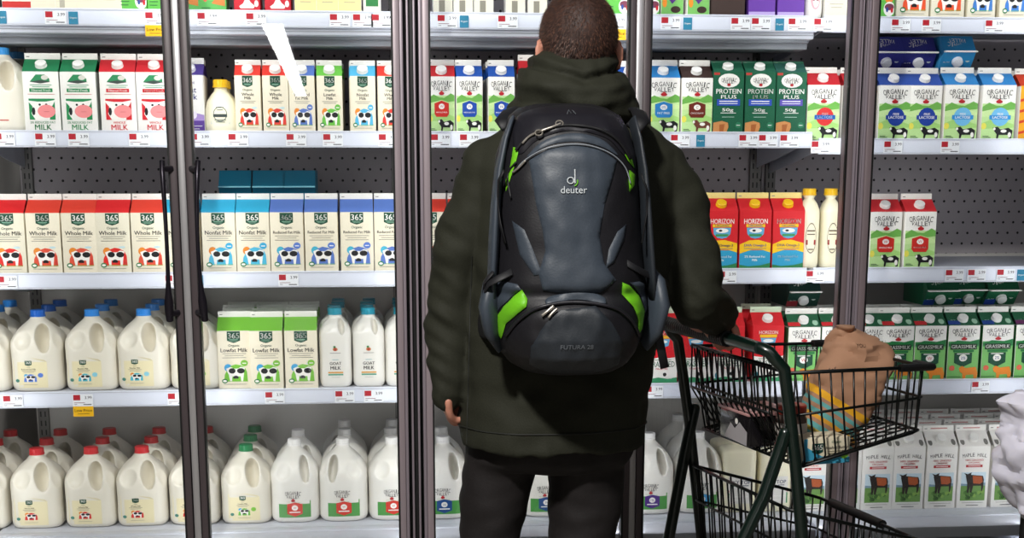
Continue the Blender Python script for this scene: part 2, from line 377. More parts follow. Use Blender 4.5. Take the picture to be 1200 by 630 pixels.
def dMaple(p):
    p.arch('MAPLE HILL', 0, .86, .8, .055, BLACK, .35)
    p.text('100% GRASSFED', 0, .775, .6, .03, '#c03a3a'); p.text('ORGANIC', 0, .735, .4, .03, '#c03a3a')
    p.rect(-.27, .66, .27, .7, '#b8262e'); p.rect(-.2, .675, .2, .685, WHITE)
    p.rect(-.40, .12, .40, .58, '#cfe2ec'); p.rect(-.40, .12, .40, .36, '#6f9a4f'); p.poly([(-.4, .36), (-.4, .4), (0, .38), (.4, .41), (.4, .36)], '#7f9db0')
    for i in range(14):
        r_ = random.Random(i); p.ell(-.34+.68*r_.random(), .15+.12*r_.random(), .06, .03, ['#3f6b2b', '#54803a', '#86ad52', '#2f5523'][i % 4], 8)
    p.poly([(-.26, .52), (-.1, .54), (.3, .52), (.34, .46), (.33, .34), (.3, .27), (.27, .27), (.26, .36), (.0, .36), (-.04, .25), (-.1, .25), (-.1, .36), (-.14, .25), (-.19, .25), (-.2, .4)], '#241a17')
    p.poly([(-.04, .525), (.28, .51), (.3, .42), (.22, .39), (.0, .4)], '#b2562a')
    p.poly([(-.32, .57), (-.2, .55), (-.07, .58), (-.1, .53), (-.13, .45), (-.19, .42), (-.23, .46), (-.25, .53)], '#1d1716')
    p.lines(0, .085, .7, 1, .03, '#77736c', .005); p.lines(0, .04, .4, 1, .03, BLACK, .01)
def dFiltered(c):
    def f(p):
        p.poly([(-.24, .87), (-.12, .95), (.12, .95), (.25, .88), (.25, .83), (-.3, .83)], '#2c8a58'); p.ell(.12, .9, .1, .04, '#d9d5cc'); p.poly([(-.3, .83), (0, .86), (.28, .83), (0, .80)], '#3f4a46')
        p.lines(0, .77, .6, 2, .03, '#4f9a74', .012)
        p.rect(-.32, .66, .32, .72, c); p.text('Filtered Fresh', 0, .69, .58, .04, WHITE); p.lines(0, .62, .75, 1, .03, '#c05a5a', .008)
        p.rect(-.36, .2, .36, .55, c); 
        p.poly([(-.4, .52), (-.12, .5), (.12, .5), (.38, .53), (.3, .44), (.22, .4), (.2, .2), (-.2, .2), (-.3, .3), (-.26, .42)], WHITE)
        p.ell(-.24, .34, .05, .07, BLACK, 8); p.ell(-.06, .45, .035, .02, BLACK, 8); p.ell(.12, .45, .035, .02, BLACK, 8)
        p.ell(.12, .34, .25, .11, '#f08f90', 20); p.rect(.05, .33, .2, .337, '#c25b5f')
        p.text('2% REDUCED FAT' if c != '#cf1f2b' else 'WHOLE', 0, .155, .7 if c != '#cf1f2b' else .4, .04, c); p.text('MILK', 0, .075, .5, .09, c)
    return f
def dOat(p):
    p.rect(-.5, 0, .5, .28, '#5c3a92'); p.poly([(-.5, .28), (-.1, .36), (.5, .3), (.5, .2), (-.5, .2)], '#a78cc9'); p.text('Planet', 0, .87, .5, .05, '#5c3a92'); p.text('Oat', 0, .74, .6, .1, '#2c2a6e'); p.text('Milk', 0, .62, .6, .1, '#2c2a6e')
    p.ell(.1, .3, .12, .07, '#e9e0f0'); p.rect(-.4, .1, .4, .11, WHITE); p.rect(-.3, .05, .3, .06, WHITE)
# top shelf cartons show only their lower part
def dPlain(base, band=None, bits=()):
    def f(p):
        if base: p.rect(-.5, 0, .5, 1, base)
        if band: p.rect(-.5, .03, .5, .12, band)
        for b in bits: p.ell(*b)
        p.lines(0, .2, .6, 2, .05, '#a49d8c', .01)
    return f
def dBowl(p):
    p.rect(-.5, 0, .5, 1, '#62b84c'); p.ell(.28, .36, .2, .14, ORANGE); p.ell(.3, .14, .22, .11, WHITE); p.ell(.3, .17, .18, .05, '#7a3b4f'); p.ell(.22, .13, .05, .04, '#2e4d95', 8); p.ell(.4, .12, .05, .04, RED, 8)
    p.rect(-.42, .08, -.15, .09, DGREEN); p.rect(-.42, .13, -.12, .14, DGREEN); p.lines(-.1, .55, .6, 4, .07, WHITE, .02)
def dGreenLogo(p):
    p.rect(-.5, 0, .5, 1, '#5aae57'); p.ell(0, .55, .36, .22, '#1f3d2e'); p.ell(0, .55, .3, .17, WHITE); p.ell(-.28, .22, .1, .08, '#e06a4a'); p.poly([(-.05, .12), (.45, .08), (.45, .2), (.2, .24)], '#c97a3a'); p.rect(-.42, .05, -.1, .06, DGREEN)
def dCream(p):
    p.rect(-.5, 0, .5, 1, '#c41f30'); p.text('CREAM', 0, .46, .82, .1, WHITE, sq=False); p.text('HEAVY', 0, .62, .6, .09, WHITE)
    p.poly([(-.3, .12), (-.15, .18), (0, .34), (.15, .2), (.3, .13), (.25, .08), (-.25, .08)], WHITE); p.ell(.36, .18, .08, .07, '#efe7e7')
def dHalf(bg, fg=WHITE, txt=True):
    def f(p):
        p.rect(-.5, 0, .5, 1, bg)
        if txt: p.text('HALF', 0, .52, .7, .12, fg, sq=False); p.text('HALF', 0, .33, .7, .12, fg, sq=False)
        p.rect(-.5, .0, .5, .08, '#b9a6d8' if bg == '#6a3fa0' else bg)
    return f
def dHalfG(p):
    p.rect(-.5, 0, .5, 1, '#79b862'); p.poly([(-.24, .62), (.26, .62), (.26, .28), (0, .18), (-.24, .28)], '#54307e'); p.text('HALF', 0, .5, .4, .08, WHITE); p.text('HALF', 0, .36, .4, .08, WHITE); p.ell(-.34, .2, .1, .07, ORANGE); p.ell(.15, .1, .22, .05, '#3c2b25')
def dAlmond(p):
    p.rect(-.5, 0, .5, 1, '#ebe6d3'); p.poly([(-.5, .62), (-.2, .5), (.1, .52), (.5, .66), (.5, 1), (-.5, 1)], '#37b3cf'); p.ell(0, .62, .16, .1, WHITE); p.lines(0, .36, .6, 3, .05, '#9b9583', .01); p.rect(-.2, .03, .1, .2, '#8f8a7c')

# ------------------------------------------------------------------ carton
def carton_mesh(name, w_, d_, h, topc, design, body=WHITE, gab=0.036, fin=0.017, finc=None, side=None, slope=None, bslope=None, finline=None):
    mb = MB(); B = pr(body); T = pr(topc); x, y = w_/2, d_/2
    S = pr(side) if side else B
    r = 0.0015
    mb.bbox(-x, x, -y, y, 0, h, B, r)
    if side:      # side panels carry the pack colour
        for s in (-1, 1): mb.add([(s*(x+.0001), -y+r, 0.002), (s*(x+.0001), y-r, 0.002), (s*(x+.0001), y-r, h-.002), (s*(x+.0001), -y+r, h-.002)], [(0, 1, 2, 3)], S)
    z = h-0.0012; t = 0.0022
    A, A2, Bk, Bk2 = (-x, -y, z), (x, -y, z), (-x, y, z), (x, y, z)
    R1, R2 = (-x, -t, h+gab), (x, -t, h+gab); Q1, Q2 = (-x, t, h+gab), (x, t, h+gab)
    C1, C2 = (-x*0.45, 0, h+gab*0.8), (x*0.45, 0, h+gab*0.8)
    mb.add([A, A2, R2, R1], [(0, 1, 2, 3)], T); mb.add([Bk, Bk2, Q2, Q1], [(3, 2, 1, 0)], T)
    for a, b, c, r1, q1 in ((A, Bk, C1, R1, Q1), (A2, Bk2, C2, R2, Q2)):
        mb.add([a, b, c, r1, q1], [(0, 1, 2), (0, 2, 3), (1, 4, 2), (3, 2, 4)], T)
    mb.bbox(-x, x, -t, t, h+gab-0.001, h+gab+fin, pr(finc or WHITE), 0.0008)
    mb.box(-x*.9, -x*.72, -t-.0002, t, h+gab+fin*.35, h+gab+fin*.5, pr('#8a8a86'))
    p = Print(w_, h); design(p); p.onto(mb, lambda u, v, k: (max(-x+.001, min(x-.001, u)), -y-.00025-.00006*k, v))
    if slope:
        L = math.hypot(y-t, gab); q = Print(w_, L); slope(q)
        n = Vector((0, -gab, y-t)).normalized()
        q.onto(mb, lambda u, v, k: tuple(Vector((u, -y+(y-t)*v/L, z+gab*v/L)) + n*(.0003+.00006*k)))
    if bslope:
        L = math.hypot(y-t, gab); q = Print(w_, L); bslope(q); n = Vector((0, gab, y-t)).normalized()
        q.onto(mb, lambda u, v, k: tuple(Vector((-u, y-(y-t)*v/L, z+gab*v/L)) + n*(.0003+.00006*k)))
    if finline: mb.box(-x*.5, x*.6, -t-.0003, t, h+gab+fin*.35, h+gab+fin*.55, pr(finline))
    return mb.mesh(name, 35)
def cap_mesh(col, r=0.0155, h=0.012, ribs=True):
    mb = MB(); n = 40; prof = []
    for rr, z in ((r*1.06, 0), (r*1.06, h*.2), (r, h*.22), (r, h*.9), (r*.88, h)):
        prof.append([Vector(((rr*(1-(.04 if j % 2 and rr == r and z < h*.95 and ribs else 0)))*math.cos(2*PI*j/n), (rr*(1-(.04 if j % 2 and rr == r else 0)))*math.sin(2*PI*j/n), z)) for j in range(n)])
    mb.rings(prof, mat(col, 0.35, key='cap_plastic'))
    return mb.mesh('cap', 30)
PROTO = {}
HOLD = []
def reg(key, objname, me, desc, w_, d_, h, cat, cap=None, extra=None, rowdesc=None):
    PROTO[key] = dict(name=objname, me=me, desc=desc, w=w_, d=d_, h=h, cat=cat, cap=cap, extra=extra)
def carton(key, desc, topc, design, w_=0.096, h=0.172, body=WHITE, cap=None, **kw):
    d_ = w_ if w_ < .09 else .096
    me = carton_mesh('milk_carton', w_, d_, h, topc, design, body, **kw)
    capinfo = None
    if cap:
        gab = kw.get('gab', 0.036); ang = math.atan2(gab, d_/2)
        f_ = 0.46; capinfo = (cap_mesh(cap), (0, -d_/2*(1-f_), h+gab*f_), (ang, 0, 0))
    reg(key, 'milk_carton', me, desc, w_, d_, h+.05, 'milk carton', capinfo)
vt = lambda t, c=WHITE: (lambda q: q.text(t, -.25, .5, .35, .35, c))
carton('365red', 'red-topped whole milk carton', '#e0402f', d365('#e0523a', 'Whole', c2='#c9372e'), body=CREAM)
carton('365red2', 'bright red-topped whole milk carton', '#da2327', d365('#de2a24', 'Whole', c2='#c9372e'), body=IVORY)
carton('365sky', 'sky-blue-topped nonfat milk carton', '#2fa9d2', d365('#4db7d9', 'Nonfat', round_=SKY), body=CREAM)
carton('365peri', 'blue-topped reduced fat milk carton', '#5878c2', d365('#5878c2', 'Reduced Fat', round_=PERI, c3='#47b3cf'), body=CREAM)
carton('365green', 'green-topped lowfat milk carton', '#76bf3a', d365('#76bf3a', 'Lowfat', round_=LGREEN, c3='#3fa3d6'), body=CREAM, side='#dcd3b5')
QW, QH = .073, .158
for k, c, n, d in (('red', '#dd3a30', 'Whole', 'slim red-topped whole milk carton'), ('peri', '#5878c2', 'Reduced Fat', 'slim blue-topped reduced fat milk carton'), ('green', '#6cc04a', 'Lowfat', 'slim green-topped lowfat milk carton'), ('sky', '#55b4dd', 'Nonfat', 'slim sky-blue-topped nonfat milk carton')):
    carton('q'+k, d, c, d365(c, n, qt=True, round_=None if k == 'red' else c), w_=QW, h=QH, body=CREAM, cap='#f2f0ea', gab=.03, fin=.015)
carton('filtG', 'green-topped milk carton with pink-nosed cow', '#1f7a4d', dFiltered('#1f8a50'), w_=.099, h=.165, cap='#f4f2ee', side='#dfe9df')
carton('filtR', 'red-topped milk carton with pink-nosed cow', '#c9252f', dFiltered('#cf1f2b'), w_=.099, h=.165, cap='#f4f2ee', side='#ecdede')
carton('oat', 'purple and white oat milk carton', '#4d3a8c', dOat, w_=.076, h=.158, cap='#efeef4', gab=.032)
carton('ovred', 'red-topped carton with green hills and red badge', '#c8262e', dOV('#cf2b22', 'W', 'WHOLE MILK'), w_=.098, h=.168, cap='#f4f2ee')
carton('ovredq', 'slim red-topped carton with green hills', '#c8262e', dOV('#cf2b22', 'W', 'WHOLE MILK'), w_=.077, h=.158, cap='#f4f2ee', gab=.032)
carton('ovblueq', 'slim blue-topped carton with green hills', '#1d4fa5', dOV('#1c4aa8', '2%', 'REDUCED FAT'), w_=.077, h=.158, cap='#f4f2ee', gab=.032)
carton('ovsky', 'light-blue-topped carton with green hills and blue badge', '#2a7fc0', dOV('#2a7fc0', '0%', 'FAT FREE'), w_=.096, h=.158, cap='#f4f2ee')
carton('ovchoc', 'dark-topped chocolate milk carton', '#3c2a26', dOV('#6b2417', 'C', 'CHOCOLATE', cowc='#6b3a2c'), w_=.092, h=.158, cap='#f4f2ee')
carton('ovlacR', 'red-topped lactose-free carton with red oval', '#c2252f', dOV(BLUE, 'LACTOSE', '', oval='#d2302f'), w_=.098, h=.158, cap='#f4f2ee')
carton('ovlacB', 'dark-blue-topped carton with dark oval', '#2b4c9e', dOV('#1c3f9c', 'LACTOSE', '', oval='#1c3f9c'), w_=.098, h=.158, cap='#f4f2ee')
carton('ovlacS', 'light-blue-topped carton with pale oval', '#2f7fc0', dOV('#2e8ed0', 'LACTOSE', '', oval='#6fb9e4'), w_=.104, h=.160, cap='#f4f2ee')
carton('yel', 'yellow and red striped milk carton', '#c23a22', lambda p: [p.rect(-.5, 0, .5, 1, '#e9a51f')] + [p.poly([(-.5, .1+.2*i), (.5, .25+.2*i), (.5, .3+.2*i), (-.5, .15+.2*i)], '#cf3a24') for i in range(4)], w_=.098, h=.158)
carton('prot', 'dark green protein milk carton', '#1d5a43', dProtein('#2f4fb5'), w_=.091, h=.175, cap='#f4f2ee', gab=.028, fin=.006, body='#175c40', finc='#1d5a43')
carton('protL', 'purple-barred dark green protein milk carton', '#2a5a50', dProtein('#5b4fb0'), w_=.091, h=.175, cap='#f4f2ee', gab=.028, fin=.006, body='#175c40', finc='#1d5a43')
carton('hor', 'red carton with yellow cap and blue lower band', '#cf222b', dHorizon, w_=.097, h=.172, cap=YELLOW, body='#d3222a', finc='#f0dc8a')
carton('grassfed', 'red and white grass fed milk carton', '#d3232b', dGrassFed, w_=.097, h=.172, cap='#f4f2ee', body='#d8212b', finc='#cfe0c4')
for k, c, n, dd in (('W', '#c8262e', 'W', 'red'), ('2', '#1f3f8f', '2%', 'blue'), ('P', '#6b2a5e', 'W', 'plum')):
    carton('gm'+k, 'green grassmilk carton with %s top corner' % dd, '#1e5b3c', dGrassmilk(c, n), w_=.1, h=.166, cap='#f4f2ee', side='#3f8a4c', slope=(lambda c_, n_: (lambda q: [q.rect(-.5, .1, -.12, .85, c_), q.text(n_, -.32, .5, .15, .3, WHITE), q.ell(.36, .35, .09, .2, '#a9cdb3')]))(c, n))
carton('maple', 'white carton with brown cow picture', '#ece8e2', dMaple, w_=.1, h=.2, cap='#f2f0ea', gab=.042, fin=.018, finline='#c98a86', slope=lambda q: [q.ell(-.38, .3, .07, .2, '#77756f'), q.ell(.38, .3, .07, .2, '#77756f')])
carton('teal', 'plain teal milk carton', TEAL, lambda p: p.rect(-.5, 0, .5, 1, '#1a7fa0'), w_=.096, h=.172, body='#1a7fa0', finc='#7fc4d4', side='#1a7fa0')
OVT = lambda c, c2: dict(bslope=lambda q: [q.arch('ORGANIC', 0, .62, .66, .26, WHITE, .4, .2), q.arch('VALLEY', 0, .3, .54, .26, WHITE, -.1, 0)], slope=lambda q: [q.rect(-.5, .0, -.15, .95, c), q.text('2%', -.33, .5, .2, .4, WHITE), q.ell(.33, .6, .08, .18, '#cfd8cf')])
carton('lieP', 'purple-blue carton lying with its top to the front', '#33358c', dOV('#1c3f9c', '2%', 'LACTOSE'), w_=.1, h=.17, cap='#f0f0f4', body='#3a3f9a', **OVT('#2a2668', 0))
carton('lieS', 'sky blue carton lying with its top to the front', '#2f8fc8', dOV('#2e8ed0', '0%', 'LACTOSE'), w_=.1, h=.17, cap='#f0f0f4', body='#3a96cc', **OVT('#3a9bd0', 0))
carton('lieG', 'green carton lying with its top to the front', '#155c3c', dGrassmilk('#1f3f8f', '2%'), w_=.1, h=.17, cap='#e8eae8', body='#1b6644', **OVT('#1d3f9a', 0))
carton('lieW', 'dark green carton lying with red corner to the front', '#173f35', dGrassmilk('#b2232e', 'W'), w_=.1, h=.17, cap='#e8eae8', body='#173f35', **OVT('#a02a36', 0))
carton('redbox', 'red and white carton behind the hood', '#c9252f', dGrassFed, w_=.097, h=.17)
# top-shelf range
TS = dict(h=.19)
carton('t_redband', 'white carton with red base band', '#d9d4c4', dPlain('#ece7d6', '#c8322f'), w_=.085, h=.19)
carton('t_ivory', 'ivory carton on the top shelf', '#d9d2b8', dPlain('#e6dfc8'), w_=.068, h=.19)
carton('t_bar', 'ivory carton with grey bar code', '#d9d2b8', lambda p: [p.rect(-.5, 0, .5, 1, '#e6dfc8')] + [p.rect(-.3+.04*i, .04, -.28+.04*i, .25, '#77736a') for i in range(6)], w_=.06, h=.19)
carton('t_bowl', 'green carton with a fruit bowl', '#62b84c', dBowl, w_=.078, h=.19, body='#62b84c')
carton('t_green', 'green carton with orange cow', '#3f8f48', dGreenLogo, w_=.075, h=.19, body='#5aae57')
carton('t_cream', 'red heavy cream carton', '#b51d2c', dCream, w_=.073, h=.13, body='#c41f30')
carton('t_yel', 'cream and yellow carton', '#e6c35a', dPlain('#efdf9f', None, [(.1, .5, .25, .2, '#f5e9c4'), (.1, .5, .1, .06, '#b58a5a')]), w_=.062, h=.19)
carton('t_pink', 'pale yellow carton with pink flower', '#e8c45c', dPlain('#efdc9c', None, [(0, .4, .3, .22, '#f2c9b4'), (0, .42, .1, .05, '#8f6a6a')]), w_=.066, h=.19)
carton('t_gw', 'narrow green and white carton', '#2f7d43', lambda p: [p.rect(-.5, 0, .5, 1, '#e9e6d6'), p.rect(-.35, .1, .35, 1, '#2f7d43'), p.text('ORGANIC', 0, .5, .6, .06, WHITE), p.ell(-.12, .3, .12, .06, WHITE), p.ell(.15, .3, .12, .06, '#e8a07a')], w_=.05, h=.19)
carton('t_almond', 'white carton with turquoise panel', '#37b3cf', dAlmond, w_=.056, h=.19)
carton('t_halfg', 'green carton with purple half-and-half shield', '#5aa04c', dHalfG, w_=.066, h=.19)
carton('t_choc', 'brown half-and-half carton', '#40312d', dHalf('#40312d', '#8a7468'), w_=.1, h=.19, body='#40312d')
carton('t_half', 'purple half-and-half carton', '#6a3fa0', dHalf('#6a3fa0'), w_=.08, h=.19, body='#6a3fa0')
carton('t_365o', 'cream carton with orange-red cow', '#e0402f', d365('#e4532c', 'Whole'), w_=.1, h=.19, body=IVORY)
carton('t_365b', 'cream carton with blue cow', '#3f7cc8', d365('#3f7cc8', 'Nonfat', c3='#3f7cc8'), w_=.085, h=.19, body=IVORY)

# ------------------------------------------------------------------ jugs
def sring(cx, cy, rx, ry, z, e, n=44):
    out = []
    for j in range(n):
        a = 2*PI*j/n; c, s = math.cos(a), math.sin(a)
        out.append(Vector((cx+rx*math.copysign(abs(c)**(2/e), c), cy+ry*math.copysign(abs(s)**(2/e), s), z)))
    return out
def jug_mesh(w_=.152, d_=.15, hs=.145, hn=.212, rn=.0205, hole=(.022, .157, .0205, .047), material=None, flip=False, e=4.5, holed=True):
    mb = MB(); m = material or M_hdpe; hw, hd = w_/2, d_/2
    prof = [(0, .84, e), (.004, .92, e), (.014, .99, e), (.03, 1, e), (hs*.5, .985, e), (hs*.9, 1, e), (hs, .985, e), (hs+.25*(hn-hs), .90, e*.8), (hs+.5*(hn-hs), .74, 3), (hs+.72*(hn-hs), .53, 2.4), (hs+.88*(hn-hs), .36, 2)]
    rs = [sring(0, 0, hw*k, hd*k, z, ee) for z, k, ee in prof]
    rs += [sring(0, 0, rn*1.05, rn*1.05, hn-.002, 2), sring(0, 0, rn, rn, hn, 2), sring(0, 0, rn, rn, hn+.016, 2)]
    mb.rings(rs, m)
    s = -1 if flip else 1
    hx, hz, ra, rb = hole; cut = MB()
    cut.ell((s*hx, -hd*.78, hz), (ra, hd*.80, rb), m, Matrix.Rotation(s*-.12, 3, 'Y') @ Matrix.Rotation(-.15, 3, 'X'))
    c2 = MB(); c2.ell((-s*hw*.50, -hd*1.04, hz+.010), (hw*.42, hd*.34, rb*1.0), m)
    c3 = MB(); c3.ell((s*hw*1.02, -hd*1.0, hz-.004), (hw*.34, hd*.50, rb*1.45), m, Matrix.Rotation(s*-.42, 3, 'Y'))
    me = solidify_mesh(mb, .0034, 4, 'jug', [cut, c2, c3] if holed else None)
    me.materials.clear(); me.materials.append(m); return me
def jug_label(me, design, w_, h, uc, vc, hd):
    bvh = BVHTree.FromPolygons([v.co for v in me.vertices], [tuple(p.vertices) for p in me.polygons])
    p = Print(w_, h); design(p); mb = MB()
    def fn(u, v, k):
        x, z = u+uc, v+vc; hit = bvh.ray_cast(Vector((x, -hd*2, z)), Vector((0, 1, 0)))
        y = hit[0].y if hit[0] else -hd
        return (x, y-.0007-.00008*k, z)
    p.onto(mb, fn); return mb.mesh('label', 30)
def jd365(c1, kind, c3=ORANGE, round_=None, bg='#ebe0b8'):
    def f(p):
        p.rect(-.5, 0, .5, .86, bg, 6); p.poly([(-.5, .86), (.5, .86), (.42, .93), (.1, .99), (-.3, 1), (-.5, .97)], bg)
        shield(p, -.04, .82, .2, .17, DGREEN, sub=False); p.text('Organic', -.04, .69, .2, .035, DGREEN); p.text(kind+' Milk', -.04, .62, .42, .05, BLACK)
        p.lines(-.04, .56, .4, 2, .045, '#77736a', .012)
        cow365(p, 0, .33, .38, .26, c1, c1, c3); p.ell(-.38, .24, .06, .055, '#4d8a7a')
        if round_: p.ell(.3, .42, .08, .075, round_)
        p.lines(0, .1, .4, 1, .1, '#8d8978', .01)
    return f
def jdOV(c, num):
    def f(p):
        p.rect(-.5, 0, .5, .5, '#4f9a4a', 6); p.poly([(-.5, .5), (-.2, .58), (.1, .54), (.5, .62), (.5, .5)], '#6cb256'); p.rect(-.5, .08, .5, .12, '#a9d58a')
        ovlogo(p, -.05, .84, .5, .3)
        p.poly([(-.24, .5), (0, .56), (.24, .5), (.24, .14), (0, .04), (-.24, .14)], c); p.ell(0, .36, .1, .1, WHITE); p.text(num, 0, .36, .1, .1, c); p.rect(-.17, .18, .17, .22, WHITE)
    return f
def jdGoat(p):
    p.ell(0, .9, .12, .05, '#cf8a5a'); p.rect(-.06, .86, .06, .94, '#b2452f'); p.ell(-.03, .97, .06, .03, '#2f7d43'); p.lines(0, .79, .5, 1, .05, '#6a6a66', .012)
    p.lines(0, .6, .3, 1, .05, '#5fa7b0', .012)
    p.text('GOAT', 0, .5, .56, .1, BLACK); p.text('MILK', 0, .37, .5, .1, BLACK)
    p.rect(-.36, .22, .36, .26, '#e0a04a'); p.rect(-.36, .16, .36, .2, '#5ba58a'); p.lines(0, .1, .4, 1, .05, '#9a9a96', .008)
def jdSky(p):
    p.rect(-.5, .0, .5, 1, '#e7e3dc', 4); p.text('SKY TOP', 0, .8, .84, .14, '#27355e', sq=False); p.rect(-.3, .66, .35, .69, '#27355e')
    p.rect(-.5, .42, .5, .5, '#b03030'); p.rect(-.5, 0, .5, .4, '#2f8f55'); p.rect(-.3, .25, .35, .28, WHITE); p.rect(-.3, .12, .2, .15, WHITE)
G = jug_mesh(); GF = jug_mesh(flip=True)
GOV = jug_mesh(.150, .15, .150, .226, .0195, (.030, .165, .014, .045), M_hdpe2, e=3.2); GOVF = jug_mesh(.150, .15, .150, .226, .0195, (.030, .165, .014, .045), M_hdpe2, True, e=3.2)
HG = jug_mesh(.097, .10, .165, .212, .0195, (.018, .185, .009, .03), M_hdpe2, e=4)
SQ = jug_mesh(.105, .11, .195, .215, .022, (.02, .18, .013, .03), M_cream, e=6, holed=False)
def jug(key, desc, me, capc, design, w_, hn, rn, lab, cat='milk jug', d_=.15, name='milk_jug', caph=.02):
    lm = jug_label(me, design, *lab, d_/2) if design else None
    reg(key, name, me, desc, w_, d_, hn+.03, cat, (cap_mesh(capc, rn*1.03, caph), (0, 0, hn+.002), (0, 0, 0)), lm)
L1 = (.098, .088, -.016, .012)
jug('jBlueR', 'deep-blue-capped gallon milk jug', G, '#1763c4', jd365(PERI, 'Reduced Fat', '#3fa3d6', PERI), .152, .212, .0205, L1)
jug('jBlueN', 'bright-blue-capped gallon milk jug', G, '#2b86dc', jd365('#4db7c9', 'Nonfat', ORANGE, '#8fcfe0'), .152, .212, .0205, L1)
jug('jPlain', 'cream-coloured gallon jug with bright blue cap', G, '#3a97de', lambda p: p.rect(-.1, .2, .4, .24, '#c05a4a'), .152, .212, .0205, L1)
jug('jRed', 'red-capped gallon milk jug', G, '#c9252c', jd365('#d8302a', 'Whole'), .152, .212, .0205, (.098, .084, -.012, .012))
jug('jGreen', 'green-capped gallon milk jug', G, '#17804a', jd365('#6cb84a', 'Lowfat', '#3fa3d6', LGREEN), .152, .212, .0205, (.094, .084, -.005, .012))
jug('jWhite', 'white-capped milk jug with red badge', GOV, '#efedea', jdOV('#cf3324', 'W'), .150, .226, .0195, (.096, .084, 0, .018))
jug('jWhiteF', 'white-capped jug with red badge and left handle', GOVF, '#efedea', jdOV('#cf3324', 'W'), .150, .226, .0195, (.096, .084, 0, .018))
jug('jWhiteB', 'white-capped milk jug with navy badge', GOV, '#efedea', jdOV('#1c4a86', '2%'), .150, .226, .0195, (.096, .084, 0, .018))
jug('jWhiteP', 'white-capped milk jug with purple badge', GOV, '#efedea', jdOV('#4b2a7e', '1%'), .150, .226, .0195, (.096, .084, 0, .018))
jug('jWhiteS', 'white-capped milk jug with light-blue badge', GOV, '#efedea', jdOV('#3a9bd6', '0%'), .150, .226, .0195, (.096, .084, 0, .018))
jug('jGoat', 'slim goat milk jug with teal cap', HG, '#1d93ac', jdGoat, .097, .212, .0195, (.062, .105, 0, .02), d_=.1)
jug('jSky', 'square cream-coloured milk jug with label', SQ, '#e8e2c8', jdSky, .105, .215, .022, (.075, .085, 0, .03), d_=.11)
# yellow-capped bottles
def bottle_mesh(w_=.092, h=.115):
    mb = MB(); hw = w_/2
    rs = [sring(0, 0, hw*k, hw*.8*k, z, e) for z, k, e in ((0, .9, 4), (.004, .97, 4), (.02, 1, 4), (h*.55, .98, 4), (h*.75, .85, 3.4), (h*.92, .58, 2.6), (h, .40, 2), (h+.012, .37, 2))]
    mb.rings(rs, M_cream); return mb.mesh('bottle', 60)
BT = bottle_mesh()
def bl(p):
    p.poly([(-.4, .9), (.4, .9), (.5, .1), (-.5, .1)], '#cfd2c8'); p.ring(0, .5, .36, .3, .9, '#4a5a54'); p.rect(-.36, .38, .36, .5, '#37433f'); p.lines(0, .75, .4, 2, .1, '#37433f', .03); p.lines(0, .25, .6, 2, .08, '#4a5a54', .03)
reg('bYel', 'milk_bottle', BT, 'squat cream bottle with yellow cap', .092, .074, .15, 'milk bottle', (cap_mesh('#e8b81a', .021, .022), (0, 0, .125), (0, 0, 0)), jug_label(BT, bl, .055, .07, 0, .015, .037))
TB = jug_mesh(.062, .07, .17, .215, .018, (.0, .9, .001, .001), M_cream, e=3, holed=False)
def tl(p):
    p.ring(0, .5, .42, .46, .93, '#7a6a5a'); p.rect(-.3, .7, .3, .74, '#5a4a3a'); p.rect(-.3, .6, .3, .63, '#5a4a3a'); p.rect(-.36, .3, .36, .45, '#a0302c'); p.rect(-.2, .15, .2, .18, '#5a4a3a')
reg('bTall', 'milk_bottle', TB, 'tall slim cream bottle with yellow cap', .062, .07, .235, 'milk bottle', (cap_mesh('#e8b81a', .02, .02), (0, 0, .217), (0, 0, 0)), jug_label(TB, tl, .04, .1, 0, .04, .035))
PK = jug_mesh(.055, .06, .13, .17, .016, (.0, .9, .001, .001), M_hdpe2, e=2.4, holed=False)
reg('bPink', 'milk_bottle', PK, 'small white bottle with pink label', .055, .06, .19, 'milk bottle', (cap_mesh('#d9d6d0', .018, .018), (0, 0, .172), (0, 0, 0)), jug_label(PK, lambda p: [p.ell(0, .5, .4, .45, '#e3a9b4'), p.rect(-.25, .45, .25, .5, '#8a4a58')], .035, .06, 0, .02, .03))
# whole-bottle prototypes are made from the first use of each kind
SEEN = {}
def make(key, loc, rot=None):
    P = PROTO[key]
    if key in SEEN:
        o = copy_tree(SEEN[key])
        for k in ('label', 'group', 'category'):
            if k in o: del o[k]
    else:
        o = link(P['name'], P['me'])
        if P['cap']:
            me, l, r = P['cap']; c = link('cap', me, o, l, r); c['label'] = 'round screw cap'
            del c['label']
        if P['extra']: link('printed_label', P['extra'], o)
        SEEN[key] = o
    o.location = loc; o.rotation_euler = rot or (0, 0, 0)
    return o

# ------------------------------------------------------------------ setting: floor, ceiling, walls
def struct(name, mb, **k): o = build(name, mb, **k); o['kind'] = 'structure'; return o
M_floor = mat('#8d8880', 0.3, key='polished_concrete', nscale=6, namt=.12); M_ceil = mat('#3a3b3f', .8, key='dark_ceiling_paint'); M_wall = mat('#6f6c6a', .8, key='store_wall_paint')
struct('floor', MB().box(-6, 7, -17, 5.2, -.06, 0, M_floor)); struct('ceiling', MB().box(-6, 7, -17, 5.2, 3.6, 3.66, M_ceil))
struct('wall_back', MB().box(-6, 7, 5.0, 5.2, 0, 3.6, M_wall)); struct('wall_left', MB().box(-6.1, -6, -17, 5.2, 0, 3.6, M_wall)); struct('wall_right', MB().box(7, 7.1, -17, 5.2, 0, 3.6, M_wall)); struct('wall_front', MB().box(-6, 7, -17.1, -17, 0, 3.6, M_wall))
